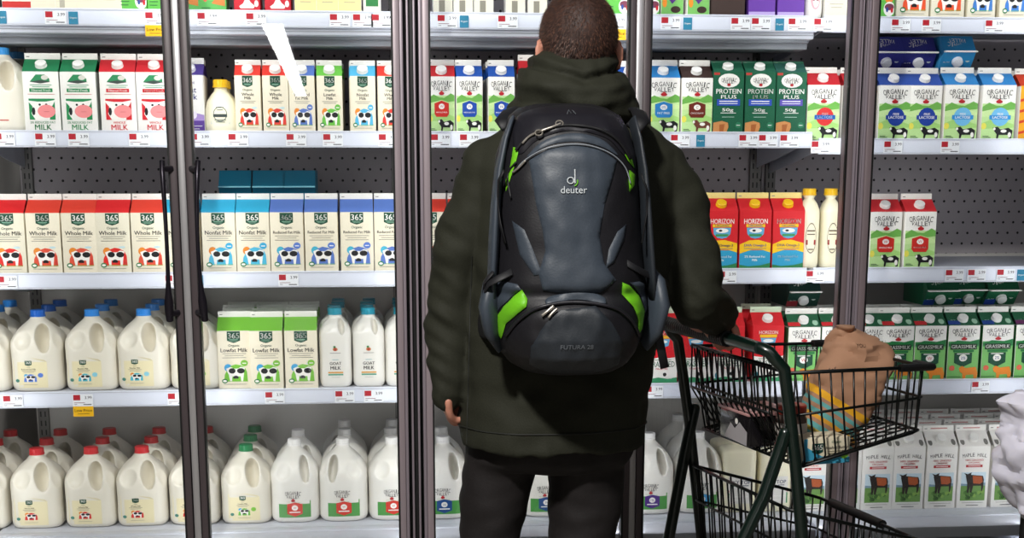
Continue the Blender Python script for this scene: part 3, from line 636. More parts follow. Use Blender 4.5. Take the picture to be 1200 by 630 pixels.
# ceiling strip lamp whose mirror image shows in the left door glass
def emis(name, col, s):
    m = bpy.data.materials.new(name); m.use_nodes = True; b = m.node_tree.nodes['Principled BSDF']; b.inputs['Emission Color'].default_value = (*col, 1); b.inputs['Emission Strength'].default_value = s; b.inputs['Base Color'].default_value = (.8, .8, .8, 1); return m
M_tube = emis('lit_diffuser', (1, .99, .97), 26)
def strip_lamp(p0, p1, wd, label):
    e = empty('strip_lamp', ((p0[0]+p1[0])/2, (p0[1]+p1[1])/2, p0[2])); tag(e, label, 'ceiling lamp')
    L = (Vector(p1)-Vector(p0)).length/2; a = math.atan2(p1[0]-p0[0], p1[1]-p0[1]); e.rotation_euler = (0, 0, -a)
    build('housing', MB().bbox(-wd/2-.02, wd/2+.02, -L-.02, L+.02, .0, .06, M_mauve, .006), e)
    build('diffuser', MB().box(-wd/2, wd/2, -L, L, -.012, .001, M_tube), e)
    for k in (-1, 1): build('hanger', MB().tube([(0, L*.7*k, .05), (0, L*.7*k, 3.6-p0[2])], .004, M_black, 6), e)
def mirror(px, py, z):
    d = ray(px, py); t = (z-CZ)/d.z; P = EYE+d*t; return (P.x, 2*(DOOR_Y-.02)-P.y, z)
a_, b_ = mirror(319, 28, 2.55), mirror(353, 112, 2.55)
strip_lamp(b_, a_, .17, 'long white ceiling strip lamp mirrored in the left door glass')

# ------------------------------------------------------------------ refrigerated cases
CASES = [(-1.135, .088, 'left'), (.112, 1.292, 'middle'), (1.306, 2.55, 'right')]
SZ = [1.822, 1.492, 1.093, .748, .333]
def slotted(mb, x):
    mb.box(x-.016, x+.016, BACK_Y-.022, BACK_Y-.002, .2, 2.1, mat('#75726f', .4, .4, 'upright_steel'))
    for i in range(60):
        z = .24+i*.031
        for s in (-.007, .007): mb.box(x+s-.0022, x+s+.0022, BACK_Y-.0228, BACK_Y-.021, z, z+.018, M_black)
for ci, (x0, x1, nm) in enumerate(CASES):
    e = empty('refrigerated_case', ((x0+x1)/2, 4.4, 0)); tag(e, '%s refrigerated dairy display case with lit shelves' % nm, 'display case')
    ox = -(x0+x1)/2
    def X(mb_fn): pass
    off = Vector((ox, -4.4, 0))
    def cb(name, mb, angle=30): return build(name, mb, e, off, None, angle)
    cb('back_panel', MB().box(x0-.006, x1+.006, BACK_Y, BACK_Y+.03, .28, 1.1, M_back).box(x0-.006, x1+.006, BACK_Y, BACK_Y+.03, 1.1, 2.15, M_peg))
    for k in range(3):
        mb = MB(); slotted(mb, x0+.02+(x1-x0-.04)*k/2 if k != 1 else (x0+x1)/2)
        if k != 1: cb('upright_rail', mb)
    cb('roof_panel', MB().box(x0-.006, x1+.006, DOOR_Y-.03, BACK_Y+.03, 2.15, 2.2, M_shelf))
    b = MB(); b.bbox(x0, x1, DOOR_Y+.03, BACK_Y+.02, SZ[4]-.035, SZ[4], M_shelf, .004)
    b.bbox(x0, x1, DOOR_Y+.15, DOOR_Y+.20, SZ[4]-.045, SZ[4]+.004, M_shelf, .006); cb('bottom_deck', b)
    g = MB(); g.box(x0, x1, DOOR_Y+.035, DOOR_Y+.15, .12, .262, M_shelf)
    g.bbox(x0, x1, DOOR_Y+.02, DOOR_Y+.16, .262, .285, M_shelf, .004)
    g.box(x0, x1, DOOR_Y+.11, DOOR_Y+.12, .2, .3, M_black)
    n = int((x1-x0)/.017)
    for i in range(n): xx = x0+.006+i*.017; g.bbox(xx, xx+.007, DOOR_Y+.02, DOOR_Y+.036, .19, .262, M_shelf, .001)
    cb('air_grille', g)
    cb('kick_base', MB().bbox(x0-.006, x1+.006, DOOR_Y-.02, BACK_Y+.03, .0, .16, mat('#3a3638', .5, .2, 'kick_metal'), .004))
    # four shelves
    for si in range(4):
        z = SZ[si]
        if nm == 'right' and si == 1: z = 1.474
        s = empty('shelf', ((x0+x1)/2, SHELF_Y, z)); nth = ['top', 'second', 'third', 'fourth'][si]
        tag(s, '%s steel shelf with white price rail in the %s case' % (nth, nm), 'shelf', 'shelves in the display cases')
        W2 = (x1-x0)/2-.003
        d = MB(); d.bbox(-W2, W2, .005, BACK_Y-SHELF_Y-.04, -.012, 0, M_shelf, .002)
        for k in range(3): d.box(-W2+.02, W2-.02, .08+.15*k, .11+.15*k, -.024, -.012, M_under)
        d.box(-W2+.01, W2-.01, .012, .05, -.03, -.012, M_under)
        build('deck', d, s)
        r = MB(); r.bbox(-W2, W2, -.004, .006, -.043, .004, M_rail, .0015); r.box(-W2, W2, -.0052, -.004, -.041, -.037, M_shelf); r.box(-W2, W2, -.0052, -.004, -.001, .002, M_shelf)
        build('price_rail', r, s)
        if si == 0 and nm != 'right':
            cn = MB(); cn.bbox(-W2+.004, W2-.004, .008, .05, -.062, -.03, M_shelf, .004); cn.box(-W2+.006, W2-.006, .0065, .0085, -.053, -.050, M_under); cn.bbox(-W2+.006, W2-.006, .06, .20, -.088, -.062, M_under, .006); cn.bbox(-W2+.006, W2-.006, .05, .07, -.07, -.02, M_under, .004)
            build('light_canopy', cn, s)
        for sx in (-1, 1):
            b = MB(); xx = sx*(W2-.012); D2 = BACK_Y-SHELF_Y-.02
            pts = [(.03, -.014), (.03, -.03), (D2*.6, -.075), (D2, -.10), (D2, -.012)]
            for t0, t1 in ((-.0015, .0015),):
                vs = [(xx+t0, y, zz) for y, zz in pts]+[(xx+t1, y, zz) for y, zz in pts]; n5 = 5
                b.add(vs, [tuple(range(n5)), tuple(reversed(range(n5, 2*n5)))]+[(i, (i+1) % n5, n5+(i+1) % n5, n5+i) for i in range(n5)], M_shelf)
            build('shelf_bracket', b, s)

# ------------------------------------------------------------------ doors
M_gask = mat('#a79da8', .35, .4, 'light_gasket_metal')
DZ0, DZ1 = .17, 2.13
M_stile = mat('#a4969c', .4, .15, 'mauve_stile_metal'); M_stile2 = mat('#84767a', .4, .15, 'brown_stile_metal')
def door(i, xl, xr, handle, ml=None, mr=None):
    nm = ['left edge', 'second', 'third', 'fourth', 'right edge'][i]
    e = empty('glass_door', ((xl+xr)/2, DOOR_Y, 0)); tag(e, '%s glass door of the dairy case, counted from the left' % nm, 'glass door', 'glass doors of the cases')
    L, R = -(xr-xl)/2, (xr-xl)/2; y0, y1 = -.035, .008
    for s, x in ((-1, L), (1, R)):
        m = MB(); a, b = (x, x+.022) if s < 0 else (x-.022, x)
        m.bbox(a, b, y0, y1, DZ0, DZ1, (ml if s < 0 else mr) or M_dark, .003)
        c = b-.004 if s < 0 else a; m.box(c-.0005, c+.0045, y0-.002, y0+.01, DZ0, DZ1, M_black)
        build('door_stile', m, e)
    build('top_rail', MB().bbox(L+.02, R-.02, y0, y1, DZ1-.05, DZ1, M_dark, .003), e); build('bottom_rail', MB().bbox(L+.02, R-.02, y0, y1, DZ0, DZ0+.05, M_dark, .003), e)
    build('glass_pane', MB().box(L+.018, R-.018, -.02, -.0195, DZ0+.04, DZ1-.04, M_glass), e)
    if handle:
        x = (R-.035) if handle > 0 else (L+.035)
        h = MB(); H0, H1 = .985, 1.41; pts = []; rs = []
        for k in range(17):
            t = k/16; z = H0+(H1-H0)*t; pts.append((x+.006*math.sin(t*PI)*handle, y0-.018-.03*math.sin(PI*t)**.5, z)); rs.append((.0075-.002*math.sin(PI*t)+.006*max(0, 1-abs(t-.1)/.14), .007))
        h.tube(pts, rs, mat('#2b2730', .3, .5, 'handle_metal'), 10, flat=(1, 0, 0))
        for zz in (H0+.02, H1-.02): h.tube([(x, y0-.03, zz), (x-handle*-.02, y0+.002, zz)], .009, mat('#2b2730', .3, .5, 'handle_metal'), 10)
        build('door_handle', h, e)
JW = .006
door(0, MULL[0]+.004, MULL[1]-.012, 1); door(1, MULL[1]+.012, MULL[2]-.03, -1, None, M_stile)
door(2, MULL[2]+.03, MULL[3]-.010, 1, M_stile, None); door(3, MULL[3]+.010, MULL[4]-.018, -1, None, M_stile2); door(4, MULL[4]+.018, MULL[5]-.006, 1, M_stile2, None)
# posts between the doors
for i, mx in enumerate(MULL[1:5]):
    wide = i in (1, 3); hw = .03 if i == 1 else (.018 if i == 3 else .011)
    e = tag(empty('door_post', (mx, DOOR_Y, 0)), ['grey metal post between the first and second doors', 'wide ribbed metal post left of the man', 'grey metal post right of the man', 'wide dark metal post beside the paper bag'][i], 'door post', 'posts between the glass doors')
    m = MB()
    m.box(-hw-.012, hw+.012, .012, .04, DZ0-.02, DZ1+.02, M_black)
    if wide:
        for a, b, mm, dy in ((-hw+.0005, -hw+.009, M_mauve, .0), (-.012 if i == 1 else -.007, -.006 if i == 1 else -.004, M_mauve, -.006), (.006 if i == 1 else .004, .012 if i == 1 else .007, M_mauve, -.006), (hw-.009, hw-.0005, M_mauve, .0)): m.bbox(a, b, -.03+dy, .014, DZ0, DZ1, mm, .001)
        m.box(-.005, .005, -.02, .012, DZ0, DZ1, M_black)
    else: m.bbox(-hw+.001, hw-.001, -.03, .014, DZ0, DZ1, M_steel, .004)
    build('post_profile', m, e)

# ------------------------------------------------------------------ stock the shelves
ORD = ['first', 'second', 'third', 'fourth', 'fifth', 'sixth', 'seventh', 'eighth', 'ninth', 'tenth', 'eleventh', 'twelfth', 'thirteenth', 'fourteenth', 'fifteenth', 'sixteenth', 'seventeenth']
NUM = ['one','two','three','four','five','six','seven','eight','nine','ten','eleven','twelve','thirteen','fourteen','fifteen','sixteen']
SHN = ['top', 'second', 'third', 'fourth', 'bottom']
def stock(si, case, row, z=None, ybase=None):
    """row: (kind, pixel centre of the front face, number of rows deep [, set back])"""
    z = SZ[si] if z is None else z
    cs = ['left', 'middle', 'right'][case]
    for n, it in enumerate(row):
        key, pxc, deep = it[:3]; back = it[3] if len(it) > 3 else 0
        P = PROTO[key]
        y = PROD_Y+back; X0 = at(pxc, ybase or [14, 155, 320, 457, 610][si], y).x
        pitch = P['d']+.003 if P['d'] < .12 else .157
        for k in range(deep):
            if y+P['d']/2+k*pitch+P['d']/2 > BACK_Y-.024: break
            r = random.Random(hash((si, case, n, k)) & 0xffff if False else si*1000+case*300+n*10+k)
            kk = key
            o = make(kk, (X0 + (r.uniform(-.006, .006) if k else 0), y+P['d']/2+k*pitch, z+.0005), (0, 0, r.uniform(-.03, .03)))
            w0 = P['desc']
            if k == 0: lab = '%s, %s from left, %s shelf, %s case' % (w0, ORD[n], SHN[si], cs)
            else: lab = '%s, row %s of column %s, %s shelf, %s case' % (' '.join(w0.split(',')[0].split(' with ')[0].split()[:8]), NUM[k], NUM[n], SHN[si], cs)
            tag(o, lab, P['cat'], '%ss on the %s shelf of the %s case' % (P['cat'], SHN[si], cs))
def lying(key, pxc, pyc, Y, label, up=True):
    P = PROTO[key]; p = at(pxc, pyc, Y)
    o = make(key, (p.x, Y+.055, p.z), (PI/2, 0, 0)); tag(o, label, 'milk carton', 'milk cartons lying on other cartons'); return o
# top shelf
stock(0, 0, [('t_redband', 21, 1), ('t_ivory', 51, 1), ('t_bar', 78, 1), ('t_ivory', 104, 1), ('t_ivory', 129, 1), ('t_bowl', 156, 1), ('t_bowl', 190, 1), ('t_green', 218, 1), ('t_green', 250, 1), ('t_cream', 290, 1), ('t_cream', 326, 1), ('t_yel', 358, 1), ('t_yel', 384, 1), ('t_pink', 410, 1), ('t_gw', 436, 1)])
stock(0, 1, [('t_almond', 519, 1), ('t_almond', 543, 1), ('t_almond', 567, 1), ('t_almond', 604, 1), ('t_almond', 630, 1), ('t_bowl', 722, 1), ('t_bowl', 757, 1), ('t_halfg', 788, 1), ('t_halfg', 818, 1), ('t_choc', 853, 1), ('t_half', 893, 1), ('t_half', 927, 1)])
stock(0, 2, [('bPink', 955, 1), ('t_ivory', 980, 1), ('t_bowl', 1033, 1), ('t_365o', 1069, 1), ('t_365o', 1111, 1), ('t_365b', 1150, 1), ('t_365b', 1188, 1)])
# second shelf
stock(1, 0, [('jPlain', 1, 2), ('filtG', 51, 2), ('filtG', 95, 2), ('filtR', 140, 2), ('filtR', 183, 2), ('oat', 225, 2), ('bYel', 259, 2), ('qred', 292, 3), ('qred', 324, 3), ('qperi', 355, 3), ('qgreen', 387, 3), ('qsky', 426, 3), ('qred', 458, 3)])
stock(1, 1, [('ovredq', 518, 2), ('ovblueq', 550, 3), ('ovblueq', 588, 3), ('redbox', 628, 1), ('ovredq', 668, 1), ('ovredq', 702, 1), ('ovblueq', 737, 2), ('ovsky', 777, 2), ('ovchoc', 816, 2), ('prot', 853, 3), ('prot', 890, 3), ('protL', 926, 3)])
stock(1, 2, [('ovlacR', 964, 2), ('ovlacR', 1006, 2), ('ovlacB', 1046, 2), ('ovlacB', 1083, 2), ('ovlacS', 1124, 2), ('ovlacS', 1168, 2), ('yel', 1210, 2)], z=1.474, ybase=164)
# third shelf
stock(2, 0, [('365red2', 12, 1), ('365red', 54, 1), ('365red', 95, 1), ('365red2', 135, 1), ('365red', 176, 1), ('365sky', 216, 1), ('365sky', 258, 1), ('365sky', 298, 1), ('365peri', 338, 1), ('365peri', 378, 1), ('365peri', 419, 1), ('365peri', 459, 1)])
stock(2, 1, [('365red', 505, 1), ('365red', 545, 1), ('365red', 586, 1), ('365red', 626, 1), ('hor', 685, 1), ('hor', 725, 1), ('hor', 765, 1), ('hor', 805, 1), ('hor', 845, 1), ('hor', 884, 1), ('hor', 923, 1)], ybase=314)
stock(2, 2, [('bTall', 949, 1), ('bTall', 974, 1), ('bTall', 1003, 1), ('ovred', 1036, 1), ('ovred', 1076, 1)], ybase=312)
# fourth shelf
stock(3, 0, [('jBlueN', -20, 3), ('jBlueR', 43, 3), ('jBlueN', 107, 3), ('jBlueN', 168, 3), ('jGreen', 229, 2), ('365green', 276, 4, .012), ('365green', 314, 4), ('365green', 354, 4), ('jGoat', 394, 4), ('jGoat', 433, 4), ('jGoat', 471, 4)])
stock(3, 1, [('grassfed', 545, 2), ('grassfed', 586, 2), ('grassfed', 626, 2), ('grassfed', 690, 1), ('grassfed', 733, 2), ('grassfed', 775, 2), ('grassfed', 814, 2), ('grassfed', 853, 2), ('grassfed', 899, 2)], ybase=448)
stock(3, 2, [('gmW', 941, 2), ('gmW', 980, 2), ('gmW', 1017, 2), ('gmW', 1050, 2), ('gmW', 1088, 2), ('gm2', 1127, 2), ('gm2', 1166, 2), ('gmP', 1205, 2)], ybase=444)
# bottom shelf
stock(4, 0, [('jRed', -22, 3), ('jRed', 42, 3), ('jRed', 106, 3), ('jRed', 166, 4), ('jRed', 228, 3), ('jGreen', 289, 3), ('jWhite', 346, 2), ('jWhiteF', 403, 3), ('jWhite', 461, 3)], ybase=618)
stock(4, 1, [('jWhiteB', 521, 2), ('jWhite', 580, 2), ('jWhiteB', 640, 2), ('jWhiteP', 700, 1), ('jWhiteP', 764, 3), ('jWhiteS', 822, 3), ('jSky', 867, 2), ('jSky', 908, 2)], ybase=606)
stock(4, 2, [('maple', 950, 3), ('maple', 989, 4), ('maple', 1026, 4), ('maple', 1063, 4), ('maple', 1100, 4), ('maple', 1138, 4), ('maple', 1177, 4), ('maple', 1214, 4)], ybase=602)
# cartons lying on their backs
def lie_on(key, pxc, z, Y, label, pyc=60, rz=0):
    P = PROTO[key]; x = at(pxc, pyc, Y).x
    # local top (+z) turned to face the aisle (-y); the printed front then faces up or down
    o = make(key, (x, Y+.225, z+P['d']/2), (PI/2, 0, 0)); tag(o, label, 'milk carton', 'milk cartons lying on other cartons'); return o
ZC = 1.474+.2105
lie_on('lieP', 1044, ZC, 4.30, 'purple-blue carton lying upside down, leftmost above the second shelf, right case')
lie_on('lieP', 1082, ZC, 4.30, 'purple-blue carton lying upside down, beside the sky blue lying carton')
lie_on('lieS', 1128, ZC+.002, 4.28, 'sky blue carton lying flat on the light-blue-topped cartons, right case')
ZD = SZ[3]+.2195
lie_on('lieG', 1108, ZD, 4.29, 'green carton lying flat, leftmost of three above the fourth shelf', 340)
lie_on('lieG', 1141, ZD, 4.31, 'green carton lying flat, middle of three above the fourth shelf', 340)
lie_on('lieG', 1180, ZD, 4.29, 'green carton lying flat, rightmost of three above the fourth shelf', 340)
lie_on('lieW', 946, ZD, 4.29, 'dark green carton lying flat above the fourth shelf behind the fourth door', 340)
for i, pc in enumerate((274, 314, 350)):
    for q in range(3):
        o = make('teal', (at(pc, 215, 4.40).x, 4.63, SZ[2]+.0485+.097*q), (PI/2, PI, 0)); tag(o, 'plain teal carton lying flat, %s of the %s stack, third shelf' % (['lowest', 'middle', 'topmost'][q], ORD[i]), 'milk carton', 'teal cartons behind the third shelf row')
# ------------------------------------------------------------------ price tags on the rails
def tag_mesh(kind):
    m = MB(); p = Print(1, 1)
    if kind == 'blue': p.rect(-.013, 0, .013, .034, '#2f7f9f'); p.text('Organic', 0, .017, .02, .006, WHITE); W_, H_ = .026, .034
    else:
        W_ = .058 if kind != 'wide' else .07; p.rect(-W_/2, 0, W_/2, .036, '#eceef2'); p.rect(-W_/2+.002, .018, -W_/2+.022, .034, '#b3202e')
        p.text('3.99', W_*.27, .026, .02, .011, '#4a4a50'); p.rect(-W_/2+.004, .010, W_*.1, .0115, '#8a5058'); p.rect(-W_/2+.004, .005, -W_/2+.012, .0065, '#6c6c72'); p.rect(W_*.02, .004, W_*.42, .0065, '#44444a')
        H_ = .036
        if kind == 'low': p.rect(-W_/2, -.03, W_/2, 0, '#efb713'); p.text('Low Price', 0, -.012, W_*.86, .012, '#2a2415'); p.rect(-W_*.3, -.023, W_*.3, -.0215, '#4a3d18'); 
    z0 = -.03 if kind == 'low' else 0
    m.box(-W_/2, W_/2, 0, .0008, z0, H_, pr('#eceef2')); p.onto(m, lambda u, v, k: (u, -.0002-.00006*k, v)); return m.mesh('price_tag', 30)
TM = {k: tag_mesh(k) for k in ('std', 'blue', 'low')}
def tags(si, case, lst, z=None):
    z = (SZ[si] if z is None else z)-.0395
    cs = ['left', 'middle', 'right'][case]
    for n, (kind, pxc) in enumerate(lst):
        x = at(pxc, [22, 163, 330, 468, 615][si], SHELF_Y-.007).x
        o = link('price_tag', TM[kind], None, (x, SHELF_Y-.0068, z))
        ds = {'std': 'white price tag with red corner', 'blue': 'small blue shelf tag', 'low': 'price tag with yellow low-price flap'}[kind]
        tag(o, '%s, %s from left on the %s shelf rail, %s case' % (ds, ORD[n], SHN[si], cs), 'price tag', 'price tags on the shelf rails')
tags(0, 0, [('blue', 2), ('std', 65), ('blue', 86), ('low', 182), ('std', 243), ('std', 300), ('std', 398), ('std', 425), ('std', 447)])
tags(0, 1, [('std', 524), ('blue', 544), ('std', 595), ('low', 722), ('std', 786), ('blue', 806), ('std', 868), ('std', 892), ('blue', 914), ('std', 935)])
tags(0, 2, [('std', 965), ('std', 1056), ('std', 1092), ('std', 1166)])
tags(1, 0, [('std', 5), ('std', 53), ('std', 92), ('std', 163), ('std', 234), ('std', 279), ('std', 347), ('std', 390), ('std', 455)])
tags(1, 1, [('std', 516), ('std', 550), ('std', 797), ('blue', 821), ('std', 877), ('std', 900), ('std', 925)])
tags(1, 2, [('std', 962), ('std', 1047), ('std', 1114)], z=1.474)
tags(2, 0, [('std', 8), ('std', 205), ('blue', 233), ('std', 338)])
tags(2, 1, [('std', 852)]); tags(2, 2, [('std', 955), ('std', 1118), ('std', 1144), ('std', 1178), ('blue', 1196)])
tags(3, 0, [('std', 15), ('low', 97), ('std', 208), ('std', 322), ('std', 404), ('std', 438)])
tags(3, 1, [('std', 766)]); tags(3, 2, [('std', 1148)])

# ================================================================== the man
M_skin = mat('#c98a74', .5, key='skin', sss=.1, nscale=60, nbump=.15); M_coat = mat('#2a2b22', .75, key='olive_parka_fabric', spec=.2, nscale=260, nbump=.2, namt=.08)
M_coatd = mat('#1c1e18', .7, key='coat_seam_thread'); M_trou = mat('#120c0d', .75, key='dark_trouser_cloth', nscale=160, nbump=.15, namt=.15)
M_hair = mat('#38241d', .65, key='short_brown_hair', nscale=90, namt=.35, nbump=.5); M_shoe = mat('#17161a', .4, key='shoe_leather')
PY = 3.02
man = tag(empty('person', (at(668, 400, PY).x, PY, 0)), 'man in dark olive parka seen from behind, one hand on the cart handle', 'person')
MO = Vector(man.location)
def PP(px, py, Y=PY): return at(px, py, Y) - MO
CU = Vector((.976, .217, 0)); CV = Vector((-.217, .976, 0)); CO = Vector((.774, 3.17, 0))      # cart axes: forward, far side, handle centre
GRIP = CO + Vector((0, 0, 1.02))
def outline_rings(rows, Yc, e=2.4, n=48, dYf=None):
    out = []
    for py, xl, xr, dep, *c in rows:
        a = PP(xl, py, Yc); b = PP(xr, py, Yc); yc = Yc-MO.y+(c[0] if c else 0)
        out.append(sring((a.x+b.x)/2, yc, (b.x-a.x)/2, dep, (a.z+b.z)/2, e, n))
    return out
def limb(mb, pts, rs, m, n=16, sub=5):
    P, R = [], []
    k = len(pts)
    for i in range(k-1):
        p0, p1, p2, p3 = (Vector(pts[max(0, i-1)]), Vector(pts[i]), Vector(pts[i+1]), Vector(pts[min(k-1, i+2)]))
        for j in range(sub):
            t = j/sub; P.append(.5*((2*p1)+(p2-p0)*t+(2*p0-5*p1+4*p2-p3)*t*t+(3*p1-p0-3*p2+p3)*t**3)); R.append(rs[i]*(1-t)+rs[i+1]*t)
    P.append(Vector(pts[-1])); R.append(rs[-1]); mb.tube(P, R, m, n)
    for q, r in ((P[0], R[0]), (P[-1], R[-1])): mb.ell(q, (r*.98,)*3, m, None, 14)
# --- body: one continuous skin surface
b = MB(); H = PP(679, 22, 2.97); HY = H.y
HZ = at(679, -10, 2.97).z
sk = Vector((H.x, HY+.01, HZ-.084))
b.ell(sk, (.074, .094, .083), M_skin, None, 28); b.ell(sk+Vector((0, .035, -.075)), (.060, .066, .080), M_skin, None, 24); b.ell(sk+Vector((0, .075, -.125)), (.035, .03, .03), M_skin)
b.ell(sk+Vector((0, .108, -.055)), (.013, .02, .022), M_skin); b.ell(sk+Vector((0, .098, -.035)), (.009, .018, .03), M_skin)      # nose
b.ell(sk+Vector((0, .095, -.098)), (.026, .012, .007), M_skin); b.ell(sk+Vector((0, .094, -.108)), (.022, .012, .007), M_skin)   # lips
for s in (-1, 1):
    b.ell(sk+Vector((s*.03, .088, -.022)), (.019, .012, .007), M_skin)        # brow
    b.ell(sk+Vector((s*.031, .084, -.036)), (.012, .012, .009), M_skin)
    R_ = Matrix.Rotation(s*.45, 3, 'Z') @ Matrix.Rotation(.12, 3, 'X')
    c = sk+Vector((s*.0765, -.002, -.040)); b.ell(c, (.006, .016, .029), M_skin, R_, 16)
    pts = [c+R_ @ Vector((s*.004, -.016*math.cos(t), .029*math.sin(t))) for t in [(-1.2+3.6*i/12) for i in range(13)]]
    b.tube(pts, .0042, M_skin, 8); b.ell(c+Vector((0, .004, -.024)), (.006, .008, .01), M_skin, None, 12)
limb(b, [sk+Vector((0, .0, -.04)), sk+Vector((0, .01, -.12)), sk+Vector((0, .0, -.2)), sk+Vector((0, .01, -.27))], [.058, .056, .062, .09], M_skin)
CH = PP(668, 230)
tor = [(150, 630, 720, .05), (180, 605, 745, .07), (230, 590, 758, .09), (320, 588, 752, .10), (400, 585, 748, .10), (455, 570, 755, .11), (500, 575, 730, .10), (520, 600, 710, .06)]
b.rings(outline_rings(tor, PY), M_skin)
SHL, SHR = PP(583, 205), PP(764, 205)
ELB_L, WR_L = PP(529, 335), PP(524, 434, 2.99)
ELB_R = PP(815, 352, 3.0); WR_R = GRIP - MO - CU*.075 + Vector((0, 0, .05))
limb(b, [SHL, PP(552, 255), ELB_L, PP(525, 400), WR_L], [.042, .042, .036, .032, .026], M_skin)
limb(b, [SHR, PP(799, 260), ELB_R, (ELB_R+WR_R)/2+Vector((0, 0, .006)), WR_R], [.042, .042, .036, .032, .027], M_skin)
# left hand: hangs loosely curled, fingers to the front
palm = WR_L + Vector((.002, .01, -.055))
b.ell(palm, (.017, .036, .046), M_skin, Matrix.Rotation(.25, 3, 'X'), 20); b.ell(WR_L+Vector((0, .003, -.02)), (.02, .024, .03), M_skin)
for i in range(4):
    o = Vector((.0, -.022+.019*i, -.092+.006*abs(i-1.5)))
    k = WR_L+o; l = [1.0, 1.12, 1.05, .85][i]
    limb(b, [k+Vector((0, -.002, .02)), k+Vector((.004, .006, -.008*l)), k+Vector((.016, .02, -.024*l)), k+Vector((.034, .024, -.022*l))], [.0095, .009, .0085, .0072], M_skin, 10, 3)
limb(b, [palm+Vector((.004, .03, .02)), palm+Vector((.014, .046, -.002)), palm+Vector((.022, .05, -.03))], [.012, .0105, .0085], M_skin, 10, 3)
# right hand: palm over the cart handle, fingers round it
G0 = GRIP - MO; U, V, Z = CU, CV, Vector((0, 0, 1))
limb(b, [WR_R, G0-U*.045+Z*.032, G0-U*.012+Z*.030], [.026, .026, .018], M_skin, 14, 3)
for s in (-.018, .018): limb(b, [WR_R+V*s*.5, G0-U*.04+Z*.03+V*s, G0-U*.004+Z*.028+V*s*1.3], [.02, .018, .014], M_skin, 12, 3)
for i in range(4):
    v = V*(-.034+.0225*i); l = [.9, 1.05, 1.1, .95][i]
    limb(b, [G0-U*.012+Z*.028+v, G0+U*.012+Z*.027+v, G0+U*.028*l+Z*.008+v, G0+U*.024+Z*(-.016*l)+v, G0+U*.006-Z*.026+v], [.0105, .0098, .0092, .0088, .0076], M_skin, 10, 3)
limb(b, [G0-U*.045+Z*.02-V*.028, G0-U*.03-Z*.004-V*.036, G0-U*.012-Z*.024-V*.03], [.013, .011, .009], M_skin, 10, 3)
# legs and feet
HIPL, HIPR = PP(593, 520), PP(690, 520)
def legpts(top, kx, ax): return [top, Vector((kx, PY-MO.y+.0, .50)), Vector((ax, PY-MO.y-.02, .10))]
KL, KR = PP(572, 640).x, PP(680, 640).x
AL, AR = KL-.035, KR+.01
for top, kx, ax in ((HIPL, KL, AL), (HIPR, KR, AR)):
    limb(b, [top, Vector(((top.x+kx)/2, top.y+.01, .66)), Vector((kx, .01, .48)), Vector((kx*.5+ax*.5, -.015, .33)), Vector((ax, -.01, .09))], [.06, .055, .04, .045, .034], M_skin)
    limb(b, [Vector((ax, -.03, .045)), Vector((ax, .06, .04)), Vector((ax+.01, .15, .03))], [.036, .036, .026], M_skin)
bm_ = solidify_mesh(b, .0046, 3, 'body'); bm_.materials.clear(); bm_.materials.append(M_skin); link('body', bm_, man)
# --- hair: a close cap with short strands
hr = MB(); scalp = []
rs = []
for i in range(1, 26):
    t = PI*i/27; ring = []
    for j in range(48):
        a = 2*PI*j/48; d = Vector((math.sin(t)*math.cos(a), math.sin(t)*math.sin(a), math.cos(t)))
        front = max(0, d.y)
        lim = -.62 + .95*front                      # hairline: low at the nape, high at the brow
        side = abs(d.x); lim += .55*max(0, side-.82)*3*(1 if d.y > -.3 else .3)
        z = d.z
        p = Vector((d.x*(.0795-.004*max(0, -z)), d.y*.1, z*.0885 if z > -.2 else z*.0885))
        if z < lim: p *= .93
        p *= 1+.006*noise.noise(d*9)
        ring.append(sk+p)
        if z > lim+.03 and i > 1: scalp.append(d)
    rs.append(ring)
hr.rings(rs, M_hair)
R0 = random.Random(3); wh = Vector((.12, -.55, .83)).normalized()
for q in range(15000):
    d = Vector((R0.gauss(0, 1), R0.gauss(0, 1), R0.gauss(0, 1))).normalized()
    lim = -.60+.95*max(0, d.y)+.5*max(0, abs(d.x)-.82)*3*(1 if d.y > -.3 else .3)
    if d.z < lim or R0.random() < .35*max(0, 1-(d-wh).length*3): continue
    base = sk+Vector((d.x*.0792, d.y*.0998, d.z*.088)); away = (d-wh); away -= d*away.dot(d); away.normalize()
    Ld = R0.uniform(.004, .0085); tip = base + (d*.55+away*.8+Vector((R0.gauss(0, .2), R0.gauss(0, .2), R0.gauss(0, .2)))).normalized()*Ld
    sd = d.cross(away).normalized()*.00045
    hr.add([base-sd, base+sd, tip], [(0, 1, 2)], M_hair if R0.random() < .7 else mat('#6b4736', .5, key='lighter_hair_strand'))
build('hair', hr, man, angle=None)
# --- cloth surfaces with folds
def folds(me, fn):
    n = [v.normal.copy() for v in me.vertices]
    for v, nn in zip(me.vertices, n): v.co = v.co + nn*fn(v.co)
    me.update()
def ridge(p): return 1-abs(noise.noise(p))*2
c = MB()
coat = [(136, 604, 744, .05), (143, 590, 758, .09), (158, 574, 773, .11), (178, 557, 788, .125), (205, 552, 792, .135), (260, 552, 790, .14), (330, 549, 782, .145), (400, 546, 768, .15), (450, 542, 761, .155), (490, 538, 755, .16), (506, 537, 753, .162), (518, 538, 752, .162)]
c.rings(outline_rings(coat, PY, 2.3, 60), M_coat)
limb(c, [PP(594, 186), PP(577, 201), PP(556, 252), PP(533, 320), PP(527, 400), PP(525, 450, 2.99), PP(525, 463, 2.99)], [.055, .068, .062, .055, .050, .041, .036], M_coat, 22)
WC = GRIP - MO + CU*.012 + Vector((0, 0, .030))
